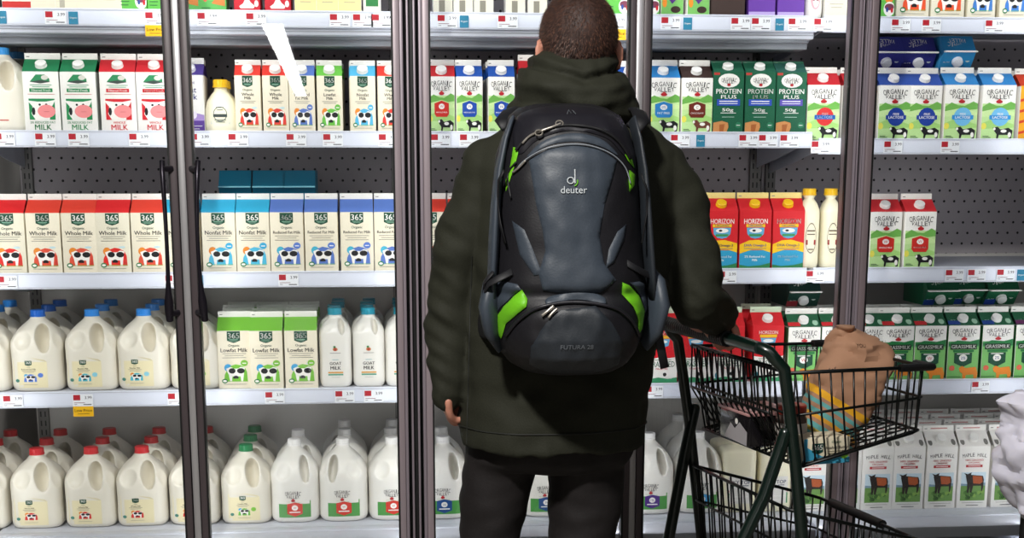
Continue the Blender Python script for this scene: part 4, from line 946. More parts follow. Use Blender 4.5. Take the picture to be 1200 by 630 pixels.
limb(c, [PP(750, 186), PP(769, 201), PP(796, 252), PP(812, 315, 3.0), ELB_R+Vector((0, 0, .004)), (ELB_R+WC)/2+Vector((0, 0, .0)), WC-CU*.01], [.055, .068, .066, .062, .062, .055, .048], M_coat, 22)
cm = solidify_mesh(c, .0062, 3, 'coat'); cm.materials.clear(); cm.materials.append(M_coat)
def coat_f(p):
    arm = max(0, min(1, (abs(p.x-.0)-.2)/.06)); z = p.z
    a = 0.011*noise.noise(Vector((p.x*6, p.y*6, z*9+3))) + 0.006*noise.noise(Vector((p.x*17, p.y*14, z*24)))
    a += arm*.010*noise.noise(Vector((p.x*7, p.y*7, z*34+p.x*22)))
    low = max(0, 1-abs(z-.80)/.06); a += low*.006*noise.noise(Vector((p.x*38, p.y*20, z*14)))
    return a
folds(cm, coat_f); coatO = link('parka', cm, man)
# hem line, side seams, cuffs
def ring_at(py, grow=.003):
    for (a, b_) in zip(coat[:-1], coat[1:]):
        if a[0] <= py <= b_[0]:
            t = (py-a[0])/(b_[0]-a[0]); r = [a[k]*(1-t)+b_[k]*t for k in range(4)]; rr = outline_rings([(py, r[1], r[2], r[3])], PY, 2.3, 80)[0]
            return rr
bv = BVHTree.FromPolygons([v.co for v in cm.vertices], [tuple(p.vertices) for p in cm.polygons])
def snap(p, off=.0012):
    q = bv.find_nearest(p); return q[0]+q[1]*off
hem = [snap(p) for p in ring_at(493)]; sm = MB(); sm.tube(hem+[hem[0]], .0016, M_coatd, 6, False)
for a, bb in ((( 547, 300), (541, 528)), ((768, 380), (752, 528))):
    pts = []
    for k in range(30):
        t = k/29; P_ = PP(a[0]+(bb[0]-a[0])*t+6, a[1]+(bb[1]-a[1])*t, PY-.3); h = bv.ray_cast(P_, ray(a[0]+(bb[0]-a[0])*t+6, a[1]+(bb[1]-a[1])*t))
        if h[0]: pts.append(h[0]+h[1]*.0008)
    if len(pts) > 3: sm.tube(pts, .0014, M_coatd, 6)
build('seam_stitching', sm, coatO)
# hood: thick soft roll of cloth round the neck
h = MB()
hood = [(50, 660, 706, .05, .02), (56, 640, 720, .085, .02), (68, 622, 727, .105, .015), (84, 609, 732, .115, .0), (104, 602, 740, .12, -.005), (122, 598, 745, .12, -.005), (137, 598, 746, .115, 0), (150, 608, 738, .10, .02), (158, 625, 725, .06, .03)]
h.rings(outline_rings(hood, 2.99, 2.1, 60), M_coat)
hm = solidify_mesh(h, .0055, 3, 'hood'); hm.materials.clear(); hm.materials.append(M_coat)
def hood_f(p):
    q = p.z*1.0 - .25*abs(p.x-H.x)
    return .013*noise.noise(Vector((p.x*5+2, p.y*5, q*24))) + .006*noise.noise(Vector((p.x*12, p.y*12, q*50))) + .004*noise.noise(p*30) - (.02*max(0, 1-abs(p.z-(at(679, 92, 2.9).z+.3*abs(p.x-H.x)))/.012))*.5
folds(hm, hood_f); hoodO = link('hood', hm, man)
# --- trousers
t = MB()
t.rings(outline_rings([(470, 556, 745, .12), (520, 552, 742, .125), (534, 548, 736, .12), (544, 552, 730, .10)], PY, 2.4), M_trou)
for top, kx, ax, o in ((PP(591, 520), KL, AL, 0), (PP(688, 520), KR, AR, 1)):
    q_ = .80 if not o else .94
    limb(t, [top, Vector(((top.x+kx)/2+(-.004 if not o else .004), .005, .68)), Vector((kx, .005, .50)), Vector(((kx+ax)/2, -.01, .33)), Vector((ax, -.01, .11)), Vector((ax, -.01, .075))], [.084, .084*(q_*.5+.5), .074*q_, .070*q_, .062, .06], M_trou, 24)
tm = solidify_mesh(t, .0065, 3, 'trousers'); tm.materials.clear(); tm.materials.append(M_trou)
folds(tm, lambda p: .006*noise.noise(Vector((p.x*9, p.y*9, p.z*11))) + .004*noise.noise(Vector((p.x*16, p.y*16, p.z*30)))+(.007*noise.noise(Vector((p.x*6, p.y*6, p.z*40))) if p.z < .25 else 0)); link('trousers', tm, man)
for ax in (AL, AR):
    s_ = MB(); s_.rings([sring(ax, .05+d, w_*1.0, L_, z, 2.6, 32) for z, w_, L_, d in ((0, .046, .135, 0), (.012, .05, .14, 0), (.03, .05, .138, 0), (.055, .047, .12, -.015), (.08, .043, .085, -.045), (.10, .04, .06, -.06))], M_shoe); build('shoe', s_, man, angle=50)

# ================================================================== backpack
M_bk = mat('#141318', .55, key='black_pack_fabric', nscale=300, nbump=.1, namt=.2); M_bk2 = mat('#1d1c22', .42, key='black_pack_nylon', nscale=14, nbump=.25)
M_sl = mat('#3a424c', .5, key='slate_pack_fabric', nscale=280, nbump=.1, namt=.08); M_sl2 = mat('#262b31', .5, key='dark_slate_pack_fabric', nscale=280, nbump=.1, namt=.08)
M_gr = mat('#6fbf1f', .5, key='lime_pack_fabric', nscale=200, nbump=.1); M_pipe = mat('#8c9299', .4, key='reflective_piping'); M_zip = mat('#b9b2a8', .35, .7, 'zip_pull_metal'); M_web = mat('#101014', .6, key='black_webbing')
BY = 2.86; BW = 2.74
pack = tag(empty('backpack', (at(666, 300, BY).x, BY, at(666, 442, BY).z)), 'black and slate hiking backpack with lime green accents worn by the man', 'backpack')
BO = Vector(pack.location)
rowsB = [(119, 634, 706, .045), (124, 612, 722, .085), (134, 600, 738, .12), (152, 594, 747, .15), (180, 584, 755, .165), (220, 579, 759, .175), (260, 577, 761, .18), (300, 575, 764, .185), (335, 573, 768, .19), (365, 574, 768, .20), (395, 579, 762, .20), (415, 588, 754, .19), (430, 600, 745, .165), (440, 618, 730, .12), (444, 640, 708, .07)]
def bX(px, py): p = at(px, py, BW); return p.x, p.z
RB = []
for py, xl, xr, dep in rowsB:
    a, z = bX(xl, py); b2, _ = bX(xr, py); RB.append((z, (a+b2)/2, (b2-a)/2, dep))
RB.sort()
def brow(z):
    z = max(RB[0][0], min(RB[-1][0], z))
    for p, q in zip(RB[:-1], RB[1:]):
        if p[0] <= z <= q[0]:
            t = (z-p[0])/(q[0]-p[0]); t2 = t; return [p[k]*(1-t2)+q[k]*t2 for k in range(1, 4)]
BE = 2.7
def bsurf(x, z, off=0.0):
    xc, hw, dep = brow(z); u = min(.985, abs((x-xc)/hw)); y = dep*(1-u**BE)**(1/2.2)
    crease = .010*math.exp(-((z-bX(668, 343)[1])/.010)**2)
    y += .004*noise.noise(Vector((x*13, 0, z*13)))+.002*noise.noise(Vector((x*40, 5, z*28))) - crease
    return Vector((x, BY-y-off, z))-BO
core = MB(); rr = []
for i in range(70):
    z = RB[0][0]+(RB[-1][0]-RB[0][0])*i/69; xc, hw, dep = brow(z); ring = []
    for j in range(41):
        u = -math.cos(PI*j/40)*.985; ring.append(bsurf(xc+hw*u, z))
    for j in range(1, 12):
        u = .985-1.97*j/12; ring.append(Vector((xc+hw*u*.98, BY+.03*(1-u*u)**.5, z))-BO)
    rr.append(ring)
core.rings(rr, M_bk); build('main_body', core, pack, angle=None)
def catmull(P, sub=6):
    out = []; n = len(P)
    for i in range(n):
        p0, p1, p2, p3 = P[i-1], P[i], P[(i+1) % n], P[(i+2) % n]
        for j in range(sub):
            t = j/sub; out.append(tuple(.5*((2*p1[k])+(p2[k]-p0[k])*t+(2*p0[k]-5*p1[k]+4*p2[k]-p3[k])*t*t+(3*p1[k]-p0[k]-3*p2[k]+p3[k])*t**3) for k in (0, 1)))
    return out
def densify(P, step):
    out = []; n = len(P)
    for i in range(n):
        a, b3 = P[i], P[(i+1) % n]; L = math.hypot(b3[0]-a[0], b3[1]-a[1]); k = max(1, int(L/step))
        for j in range(k): out.append((a[0]+(b3[0]-a[0])*j/k, a[1]+(b3[1]-a[1])*j/k))
    return out
def inside(x, y, P):
    c = False; n = len(P)
    for i in range(n):
        x1, y1 = P[i]; x2, y2 = P[(i+1) % n]
        if (y1 > y) != (y2 > y) and x < (x2-x1)*(y-y1)/(y2-y1)+x1: c = not c
    return c
def dist(x, y, P):
    m = 1e9; n = len(P)
    for i in range(n):
        x1, y1 = P[i]; x2, y2 = P[(i+1) % n]; dx, dy = x2-x1, y2-y1; t = max(0, min(1, ((x-x1)*dx+(y-y1)*dy)/(dx*dx+dy*dy+1e-12))); m = min(m, math.hypot(x-x1-dx*t, y-y1-dy*t))
    return m
def panel(name, pts, m, puff=.004, wdt=.012, off=.0015, smooth=True, step=.007, surf=bsurf, tomap=bX, parent=None, fold=.0, folds_k=22):
    P = [tomap(*p) for p in pts]
    if smooth: P = catmull(P, 4)
    P = densify(P, step)
    xs = [p[0] for p in P]; ys = [p[1] for p in P]; inner = []
    x = min(xs)
    while x < max(xs):
        y = min(ys)
        while y < max(ys):
            if inside(x, y, P) and dist(x, y, P) > step*.45: inner.append((x, y))
            y += step*.8
        x += step*.8
    vs = [Vector(p) for p in P+inner]; ed = [(i, (i+1) % len(P)) for i in range(len(P))]
    vo, eo, fo, *_ = delaunay_2d_cdt(vs, ed, [], 1, 1e-5)
    out = []
    for v in vo:
        d = dist(v.x, v.y, P); o = off+puff*(1-math.exp(-d/wdt*2))
        if fold: o += fold*(noise.noise(Vector((v.x*folds_k, 3.3, v.y*folds_k*.6)))+.5*noise.noise(Vector((v.x*folds_k*2.4, 1.3, v.y*folds_k*1.6))))*min(1, d/.01)
        out.append(surf(v.x, v.y, o))
    mb = MB(); 
    fo = [tuple(f) for f in fo]
    # face the aisle
    f2 = []
    for f in fo:
        a, b3, c3 = out[f[0]], out[f[1]], out[f[2]]
        f2.append(f if (b3-a).cross(c3-a).y < 0 else tuple(reversed(f)))
    n = len(out); cnt = {}
    for f in f2:
        for i in range(len(f)):
            e = (f[i], f[(i+1) % len(f)]); cnt[e] = 1
    border = [e for e in cnt if (e[1], e[0]) not in cnt]
    idx = {}
    allv = list(out)
    for e in border:
        for k in e:
            if k not in idx: v = vo[k]; idx[k] = len(allv); allv.append(surf(v.x, v.y, -.004))
    f2 += [(e[1], e[0], idx[e[0]], idx[e[1]]) for e in border]
    mb.add(allv, f2, m, True); return build(name, mb, parent or pack, angle=60)
def line(name, pts, r, m, off=.003, parent=None, sub=6, n=8, surf=bsurf, tomap=bX):
    P = [tomap(*p) for p in pts]; out = []
    k = len(P)
    for i in range(k-1):
        p0, p1, p2, p3 = P[max(0, i-1)], P[i], P[i+1], P[min(k-1, i+2)]
        for j in range(sub):
            t = j/sub; out.append(tuple(.5*((2*p1[q])+(p2[q]-p0[q])*t+(2*p0[q]-5*p1[q]+4*p2[q]-p3[q])*t*t+(3*p1[q]-p0[q]-3*p2[q]+p3[q])*t**3) for q in (0, 1)))
    out.append(P[-1]); mb = MB(); mb.tube([surf(x, z, off) for x, z in out], r, m, n)
    return build(name, mb, parent or pack, angle=None)
lid = panel('lid', [(606, 140), (625, 127), (668, 121), (712, 126), (738, 142), (748, 165), (752, 200), (742, 192), (728, 180), (712, 164), (690, 156), (668, 153), (645, 157), (625, 166), (610, 180), (602, 172)], M_bk2, .008, .02, .002, fold=.004, step=.006)
front = panel('front_panel', [(618, 188), (640, 174), (668, 169), (698, 174), (720, 188), (714, 208), (703, 240), (697, 275), (702, 306), (716, 325), (698, 339), (668, 341), (632, 337), (627, 318), (635, 292), (632, 268), (625, 238)], M_sl, .006, .02, .002, False, fold=.0035, step=.006, folds_k=13)
panel('upper_panel', [(616, 184), (632, 167), (655, 158), (680, 157), (705, 165), (722, 182), (704, 173), (680, 166.5), (655, 167), (634, 173)], M_sl, .003, .008, .002, step=.005, fold=.002)
line('reflective_piping', [(603, 200), (613, 188), (632, 176), (655, 170), (682, 170), (706, 177), (722, 187), (732, 199), (737, 215)], .0012, M_pipe, .007)
panel('side_gusset', [(599, 258), (612, 268), (621, 290), (631, 318), (622, 320), (607, 297)], M_sl, .004, .008, .002, False, step=.005)
panel('side_gusset', [(719, 270), (731, 262), (727, 280), (714, 305), (704, 311), (708, 290)], M_sl, .004, .008, .002, False, step=.005)
panel('lime_accent', [(602, 172), (608, 173), (604, 190), (597, 212), (593, 224), (593, 212), (598, 195)], M_gr, .003, .005, .003, False, step=.004)
panel('lime_accent', [(727, 174), (734, 168), (741, 165), (742, 180), (745, 197), (735, 188)], M_gr, .003, .005, .003, False, step=.004)
panel('lime_accent', [(737, 199), (746, 205), (744, 217), (736, 224), (735, 212)], M_gr, .003, .005, .003, False, step=.004)
panel('lime_accent', [(609, 337), (615, 347), (613, 356), (604, 364), (592, 378), (588, 398), (581, 388), (582, 374), (590, 358), (600, 346)], M_gr, .006, .008, .004, False, step=.005)
panel('lime_accent', [(724, 328), (733, 332), (747, 345), (756, 365), (753, 385), (747, 391), (746, 374), (738, 357), (724, 342)], M_gr, .006, .008, .004, False, step=.005)
pl = panel('side_pocket', [(579, 334), (590, 329), (604, 331), (608, 337), (597, 347), (586, 360), (580, 374), (579, 360)], M_sl, .010, .012, .003, False, fold=.004, step=.005)
pr_ = panel('side_pocket', [(734, 329), (748, 329), (757, 333), (762, 345), (763, 365), (758, 368), (750, 346), (740, 334)], M_sl, .010, .012, .003, False, fold=.004, step=.005)
panel('bottom_compartment', [(590, 400), (598, 380), (613, 364), (632, 354), (668, 349), (706, 354), (725, 364), (742, 382), (750, 400), (744, 418), (725, 434), (690, 440), (645, 440), (614, 433), (597, 418)], M_bk, .014, .02, .002, fold=.003, step=.006)
def bs2(x, z, off=0): return bsurf(x, z, off+.014)
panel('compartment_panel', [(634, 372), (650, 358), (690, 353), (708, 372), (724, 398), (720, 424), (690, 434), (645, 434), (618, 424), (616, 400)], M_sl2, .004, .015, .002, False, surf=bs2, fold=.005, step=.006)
line('compartment_piping', [(592, 392), (606, 370), (628, 355), (668, 349), (710, 355), (732, 370), (747, 392)], .0035, M_bk2, .012)
panel('arched_flap', [(634, 350), (640, 344), (665, 339), (690, 340), (702, 345), (700, 351), (680, 347), (660, 347), (640, 352)], M_sl, .004, .006, .011, step=.004)
line('zip_track', [(604, 176), (612, 166), (622, 158), (640, 150), (668, 147), (700, 152), (722, 165), (738, 186)], .003, M_web, .010)
z1 = line('zip_pull', [(611, 168), (620, 159), (634, 153), (645, 149), (655, 145)], .0022, M_zip, .013)
for a, b3 in ((629, 156), (653, 145)):
    x, z = bX(a, b3); m_ = MB(); c_ = bsurf(x, z, .015); m_.tube([c_+Vector((.007*math.cos(t*PI/6), -.001, .005*math.sin(t*PI/6))) for t in range(13)], .0014, M_zip, 6); build('zip_ring', m_, z1)
z2 = line('zip_pull', [(629, 364), (636, 358), (642, 353)], .003, M_zip, .020); line('zip_pull', [(636, 366), (641, 360), (646, 356)], .0025, M_zip, .020); line('zip_pull', [(600, 202), (607, 196), (614, 188)], .002, M_zip, .008)
line('side_zip', [(598, 232), (595, 205), (604, 190)], .0022, M_web, .006)
# writing
def bprint(name, txt, cx, cy, wpx, hpx, m, off, bold=None):
    x, z = bX(cx, cy); x1, _ = bX(cx+wpx, cy); W_ = x1-x; _, z1_ = bX(cx, cy-hpx); Hh = z1_-z
    vs, fs, tw, th = text_tris(txt, 4); mb = MB(); mb.add([bsurf(x+a*W_/tw, z+b4*Hh/th, off) for a, b4 in vs], fs, m); return build(name, mb, pack, angle=None)
M_txt = mat('#c9cfd2', .4, key='pale_print'); M_txt2 = mat('#6b7076', .4, key='dim_print')
bprint('printed_name', 'deuter', 667, 221.5, 30, 8, M_txt, .0125); bprint('printed_name', 'FUTURA 28', 668, 399, 37, 5, M_txt2, .0215+.002)
lg = MB()
for k, (c0, rr_, mm, a0, a1) in enumerate((((663.5, 211), 3.6, M_txt, 0, 360), ((666, 212), 5.5, M_gr, -70, 20))):
    pts = [bX(c0[0]+rr_*math.cos(math.radians(t)), c0[1]-rr_*math.sin(math.radians(t))) for t in range(a0, a1+1, 15)]
    lg.tube([bsurf(x, z, .0125) for x, z in pts], .0011, mm, 6)
pts = [bX(668.5, y) for y in (198, 202, 206, 210, 214)]; lg.tube([bsurf(x, z, .0125) for x, z in pts], .0013, M_txt, 6); build('printed_emblem', lg, pack)
x, z = bX(669, 131); lg = MB(); lg.tube([bsurf(x-.008, z-.004, .013), bsurf(x-.003, z+.004, .013), bsurf(x, z-.003, .013), bsurf(x+.004, z+.004, .013), bsurf(x+.008, z-.004, .013)], .0007, M_txt2, 5); build('embroidered_mark', lg, pack)
# side strips, mesh pockets and straps standing off the pack's flanks
def flank(name, pts, m, r, y0=-.05):
    mb = MB(); mb.tube([at(px, py, Y)-BO for px, py, Y in pts], r, m, 12, flat=(1, 0, 0)); return build(name, mb, pack, angle=None)
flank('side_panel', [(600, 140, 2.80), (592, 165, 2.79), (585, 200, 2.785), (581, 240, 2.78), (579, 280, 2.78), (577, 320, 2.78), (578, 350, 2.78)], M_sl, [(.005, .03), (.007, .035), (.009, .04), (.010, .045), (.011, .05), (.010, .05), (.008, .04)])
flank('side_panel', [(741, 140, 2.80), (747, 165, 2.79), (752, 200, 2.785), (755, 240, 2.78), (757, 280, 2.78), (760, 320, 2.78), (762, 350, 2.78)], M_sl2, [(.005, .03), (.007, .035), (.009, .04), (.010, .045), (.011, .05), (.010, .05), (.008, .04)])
flank('hip_fin', [(585, 325, 2.80), (576, 338, 2.78), (574, 358, 2.77), (577, 382, 2.78), (587, 402, 2.80)], M_sl, [(.012, .03), (.018, .04), (.020, .05), (.017, .04), (.008, .03)])
flank('hip_fin', [(760, 322, 2.80), (768, 336, 2.78), (770, 356, 2.77), (766, 380, 2.78), (754, 400, 2.80)], M_sl, [(.012, .03), (.019, .04), (.021, .05), (.017, .04), (.008, .03)])
flank('compression_strap', [(578, 318, 2.73), (568, 330, 2.74), (566, 345, 2.75), (572, 332, 2.73), (600, 318, 2.715)], M_web, [(.002, .008)]*5)
flank('compression_strap', [(735, 308, 2.70), (752, 318, 2.73), (775, 329, 2.78), (782, 331, 2.86)], M_web, [(.002, .008)]*4)
flank('compression_strap', [(590, 200, 2.72), (584, 212, 2.735), (583, 240, 2.74), (586, 262, 2.73), (592, 285, 2.72)], M_web, [(.002, .006)]*5)
flank('compression_strap', [(752, 205, 2.72), (758, 222, 2.735), (758, 250, 2.74), (752, 285, 2.72)], M_web, [(.002, .006)]*4)
for pts in ([(597, 150, 2.83), (590, 141, 2.85), (598, 131, 2.90), (612, 126, 2.98), (616, 135, 3.07), (606, 170, 3.16)], [(742, 150, 2.83), (752, 140, 2.85), (748, 131, 2.90), (735, 126, 2.98), (730, 135, 3.07), (738, 170, 3.16)]):
    flank('shoulder_strap', pts, M_web, [(.018, .006)]*6)
flank('hanging_strap', [(763, 352, 2.80), (768, 372, 2.79), (773, 400, 2.78), (779, 431, 2.78)], M_web, [(.009, .0025)]*4)
flank('hip_belt', [(577, 372, 2.84), (570, 380, 2.88), (562, 378, 2.96), (556, 372, 3.08)], M_web, [(.006, .03)]*4); flank('hip_belt', [(757, 372, 2.84), (766, 378, 2.88), (770, 376, 2.96), (768, 370, 3.08)], M_web, [(.006, .03)]*4)

# ================================================================== shopping cart
M_cg = mat('#071a14', .3, key='dark_green_powder_coat', spec=.6, coat=.3); M_wire = mat('#0a0e0d', .35, .3, 'dark_coated_wire'); M_grip = mat('#1a1d1e', .45, key='black_ribbed_grip')
cart = tag(empty('shopping_cart', (CO.x+.2*CU.x, CO.y+.2*CU.y, 0)), 'dark green two-basket shopping cart with black handle beside the man', 'shopping cart')
KO = Vector(cart.location)
def W3(u, v, z): return CO+CU*u+CV*v+Vector((0, 0, z))-KO
def onplane(px, py, v):
    d = ray(px, py); P0 = CO+CV*v; t = (P0-EYE).dot(CV)/d.dot(CV); P = EYE+d*t; return ((P-CO).dot(CU), P.z)
HW = .27
def side_path(pts, v): return [W3(*(lambda q: (q[0], v, q[1]))(onplane(px, py, v))) for px, py in pts]
near_up = [(912, 412), (919, 432), (925, 480), (932, 540), (940, 630)]; NU = [onplane(px, py, -HW) for px, py in near_up]
du = (NU[-1][0]-NU[-2][0])/(NU[-1][1]-NU[-2][1])
uz = NU + [(NU[-1][0]+du*(.12-NU[-1][1]), .12)]
fr = MB()
for s in (-1, 1):
    v = s*HW; pts = [W3(-.03, v*.86, 1.022), W3(-.024, v*.92, 1.021), W3(-.012, v*.965, 1.014), W3(-.002, v*.99, 1.0)]+[W3(u, v, z) for u, z in uz[1:]]
    fr2 = MB(); fr2.tube(pts, .0135, M_cg, 14); build('upright_tube', fr2, cart)
    LG = [onplane(px, py, s*HW) for px, py in (((921, 508), (897, 580), (873, 630)) if s < 0 else ((813, 478), (800, 540), (783, 630)))]; dl = (LG[-1][0]-LG[-2][0])/(LG[-1][1]-LG[-2][1]); LG.append((LG[-1][0]+dl*(.12-LG[-1][1]), .12))
    l2 = MB(); l2.tube([W3(u, v-.004*s, z) for u, z in LG], .0145, M_cg, 14); l2.ell(W3(LG[0][0], v-.004*s, LG[0][1]), (.0145,)*3, M_cg, None, 12); build('rear_leg_tube', l2, cart)
    wz = MB(); wz.lathe([(.0, -.012), (.045, -.012), (.05, -.008), (.05, .008), (.045, .012), (0, .012)], M_black, 24, Matrix.Translation(W3(LG[-1][0], v, .05)) @ Matrix(((CU.x, 0, CV.x, 0), (CU.y, 0, CV.y, 0), (0, 1, 0, 0), (0, 0, 0, 1)))); 
    wo = build('caster_wheel', wz, cart); wf = MB()
    for q in (-1, 1): wf.box(-.012, .012, -.002, .002, -.06, .03, M_steel, Matrix.Translation(W3(LG[-1][0], v+q*.017, .09)))
    build('caster_fork', wf, wo)
    wz = MB(); wz.lathe([(.0, -.012), (.045, -.012), (.05, -.008), (.05, .008), (.045, .012), (0, .012)], M_black, 24, Matrix.Translation(W3(.40, v*.85, .05)) @ Matrix(((CU.x, 0, CV.x, 0), (CU.y, 0, CV.y, 0), (0, 1, 0, 0), (0, 0, 0, 1)))); wo = build('caster_wheel', wz, cart); wf = MB()
    for q in (-1, 1): wf.box(-.012, .012, -.002, .002, -.06, .03, M_steel, Matrix.Translation(W3(.40, v*.85+q*.017, .09)))
    build('caster_fork', wf, wo)
    bs = MB(); bs.tube([W3(LG[-1][0]-.0, v, .125), W3(uz[-1][0], v, .125), W3(.42, v*.85, .125)], .0135, M_cg, 12); build('base_tube', bs, cart)
hd = MB(); hp = [W3(-.03+.0*k, HW*.93*(1-2*k/16), 1.022+.004*math.sin(PI*k/16)) for k in range(17)]; hd.tube(hp, .0135, M_cg, 14); hdo = build('handle_bar', hd, cart)
gp = MB()
for k in range(60):
    v = HW*.80-.31*k/59; gp.v.extend([]); 
n_ = 14; rsg = []
for k in range(90):
    v = HW*.93-(HW*.93+.10)*k/89; r_ = .0165+(.0012 if k % 3 else -.0006)
    rsg.append([W3(-.03, v, 1.024)+CU*(r_*math.cos(2*PI*j/n_))+Vector((0, 0, r_*math.sin(2*PI*j/n_))) for j in range(n_)])
gp.rings(rsg, M_grip); build('handle_grip', gp, hdo)
# upper basket
VB = .245
def uzn(px, py): return onplane(px, py, -VB)
RT_, RM_, RBt = uzn(925, 437), uzn(930, 487), uzn(938, 547); FT_, FM_, FB_ = uzn(1092, 431), uzn(1088, 467), uzn(1084, 506)
def basket(name, RT_, RM_, RBt, FT_, FM_, FB_, vb, ns, nf, taper=.86):
    e = MB(); r = .0022; R = .0042
    def P(a, b5, t, s, tp=1.0): return W3(a[0]*(1-t)+b5[0]*t, s*vb*(1-(1-taper)*tp*t), a[1]*(1-t)+b5[1]*t)
    for a, b5, rad in ((RT_, FT_, R), (RM_, FM_, .0032), (RBt, FB_, .0036)):
        pts = [P(a, b5, t, -1) for t in (0, .5, .93)]+[P(a, b5, 1, -1)*.5+P(a, b5, 1, 1)*.0+P(a, b5, 1, -.93)*.5]+[P(a, b5, 1, q) for q in (-.85, -.4, .4, .85)]+[P(a, b5, 1, .93)*.5+P(a, b5, 1, 1)*.5]+[P(a, b5, t, 1) for t in (.93, .5, 0)]
        e.tube(pts, rad, M_wire, 8); e.tube([P(a, b5, 0, -1), P(a, b5, 0, 1)], rad, M_wire, 8)
    for s in (-1, 1):
        for k in range(ns):
            t = (k+.5)/ns; b6 = P(RBt, FB_, t, s); e.tube([P(RT_, FT_, t, s), P(RM_, FM_, t, s), b6+(P(RM_, FM_, t, s)-b6)*.1, b6-CV*(s*.008)*1], r, M_wire, 6)
    for k in range(nf):
        q = -1+2*(k+.5)/nf
        e.tube([P(RT_, FT_, 1, q), P(RM_, FM_, 1, q), P(RBt, FB_, 1, q), P(RBt, FB_, .5, q), P(RBt, FB_, 0, q)], r, M_wire, 6)
        e.tube([P(RT_, FT_, 0, q), P(RM_, FM_, 0, q), P(RBt, FB_, 0, q)], r, M_wire, 6)
    for k in range(9):      # zigzag floor wires
        t = (k+.5)/9; pts = [P(RBt, FB_, t+(.045 if i % 2 else -.045), -1+2*i/12) for i in range(13)]; e.tube(pts, .0019, M_wire, 5)
    return build(name, e, cart, angle=None), P
upb, PU = basket('upper_basket', RT_, RM_, RBt, FT_, FM_, FB_, VB, 12, 17, .92)
def bumper(mbp, name, parent, r=(.009, .013)):
    m_ = MB(); m_.tube(mbp, [r]*len(mbp), M_black, 10, flat=(0, 0, 1)); build(name, m_, parent)
bumper([PU(RT_, FT_, .80, -1), PU(RT_, FT_, .92, -1), PU(RT_, FT_, 1.03, -1), PU(RT_, FT_, 1.03, -.75)], 'corner_bumper', upb); bumper([PU(RT_, FT_, .92, 1), PU(RT_, FT_, 1.03, 1), PU(RT_, FT_, 1.03, .75)], 'corner_bumper', upb)
# folding seat gate behind the rear panel
sg = MB(); Wd = .20
for k in range(15):
    v = -Wd+2*Wd*k/14; sg.tube([W3(RT_[0]-.02, v, RT_[1]+.01), W3(RT_[0]-.02, v, RM_[1]), W3(RT_[0]+.035, v, RBt[1]+.03)], .002, M_wire, 6)
for z, u in ((RT_[1]+.01, RT_[0]-.02), (RM_[1], RT_[0]-.02), (RBt[1]+.03, RT_[0]+.035)): sg.tube([W3(u, -Wd, z), W3(u, Wd, z)], .0034, M_wire, 8)
build('seat_gate', sg, cart, angle=None)
# lower basket
lr, lf = onplane(925, 597, -VB), onplane(1075, 632, -.22)
def off_(q, dz, du_=0): return (q[0]+du_, q[1]+dz)
lob, PL = basket('lower_basket', lr, off_(lr, -.09, .01), off_(lr, -.20, .02), lf, off_(lf, -.08, -.005), off_(lf, -.15, -.01), VB, 12, 17, .92)
bumper([PL(lr, lf, 1.01, .75), PL(lr, lf, 1.015, .2), PL(lr, lf, 1.015, -.3)], 'front_bumper', lob, (.011, .012))
# --- things in the cart
bz = RBt[1]
bag = MB(); M_bag = bpy.data.materials.new('kraft_paper'); M_bag.use_nodes = True
nt = M_bag.node_tree; bb = nt.nodes['Principled BSDF']; bb.inputs['Roughness'].default_value = .8; N = nt.nodes.new; Lk = nt.links.new
tc = N('ShaderNodeTexCoord'); sx = N('ShaderNodeSeparateXYZ'); Lk(tc.outputs['Object'], sx.inputs[0])
m1 = N('ShaderNodeMath'); m1.operation = 'MULTIPLY'; m1.inputs[1].default_value = .64; Lk(sx.outputs['X'], m1.inputs[0]); m2 = N('ShaderNodeMath'); m2.operation = 'ADD'; Lk(m1.outputs[0], m2.inputs[0]); Lk(sx.outputs['Z'], m2.inputs[1])
nz = N('ShaderNodeTexNoise'); nz.inputs['Scale'].default_value = 14; Lk(tc.outputs['Object'], nz.inputs['Vector']); m3 = N('ShaderNodeMath'); m3.operation = 'MULTIPLY_ADD'; m3.inputs[1].default_value = .012; Lk(nz.outputs['Fac'], m3.inputs[0]); Lk(m2.outputs[0], m3.inputs[2])
mr = N('ShaderNodeMapRange'); mr.inputs['From Min'].default_value = .015; mr.inputs['From Max'].default_value = .155; Lk(m3.outputs[0], mr.inputs['Value'])
cr = N('ShaderNodeValToRGB'); cr.color_ramp.interpolation = 'CONSTANT'; Lk(mr.outputs[0], cr.inputs[0]); Lk(cr.outputs[0], bb.inputs['Base Color'])
KR_ = '#a87e62'
stops = [(0, KR_), (.06, '#5fa3a0'), (.16, '#b8a24a'), (.24, '#5fa3a0'), (.34, KR_), (.42, '#d79a2e'), (.50, '#5fa3a0'), (.60, KR_), (.68, '#5fa3a0'), (.76, KR_), (.83, '#e5a81e'), (.96, KR_)]
el = cr.color_ramp.elements; el[0].position = 0; el[0].color = (*rgb(stops[0][1]), 1); el[1].position = stops[1][0]; el[1].color = (*rgb(stops[1][1]), 1)
for p_, c_ in stops[2:]: x_ = el.new(p_); x_.color = (*rgb(c_), 1)
BGY = (CO+CU*.2).y
def bgp(px, py): p = at(px, py, BGY); return p
rows = [(532, 944, 990), (522, 940, 1000), (505, 938, 1004), (485, 940, 1018), (465, 944, 1030), (448, 949, 1036), (430, 957, 1042), (414, 963, 1046), (402, 968, 1040), (393, 974, 1020), (386, 978, 1002), (381, 984, 996)]
rg = []; 
b0 = bgp(968, 532)
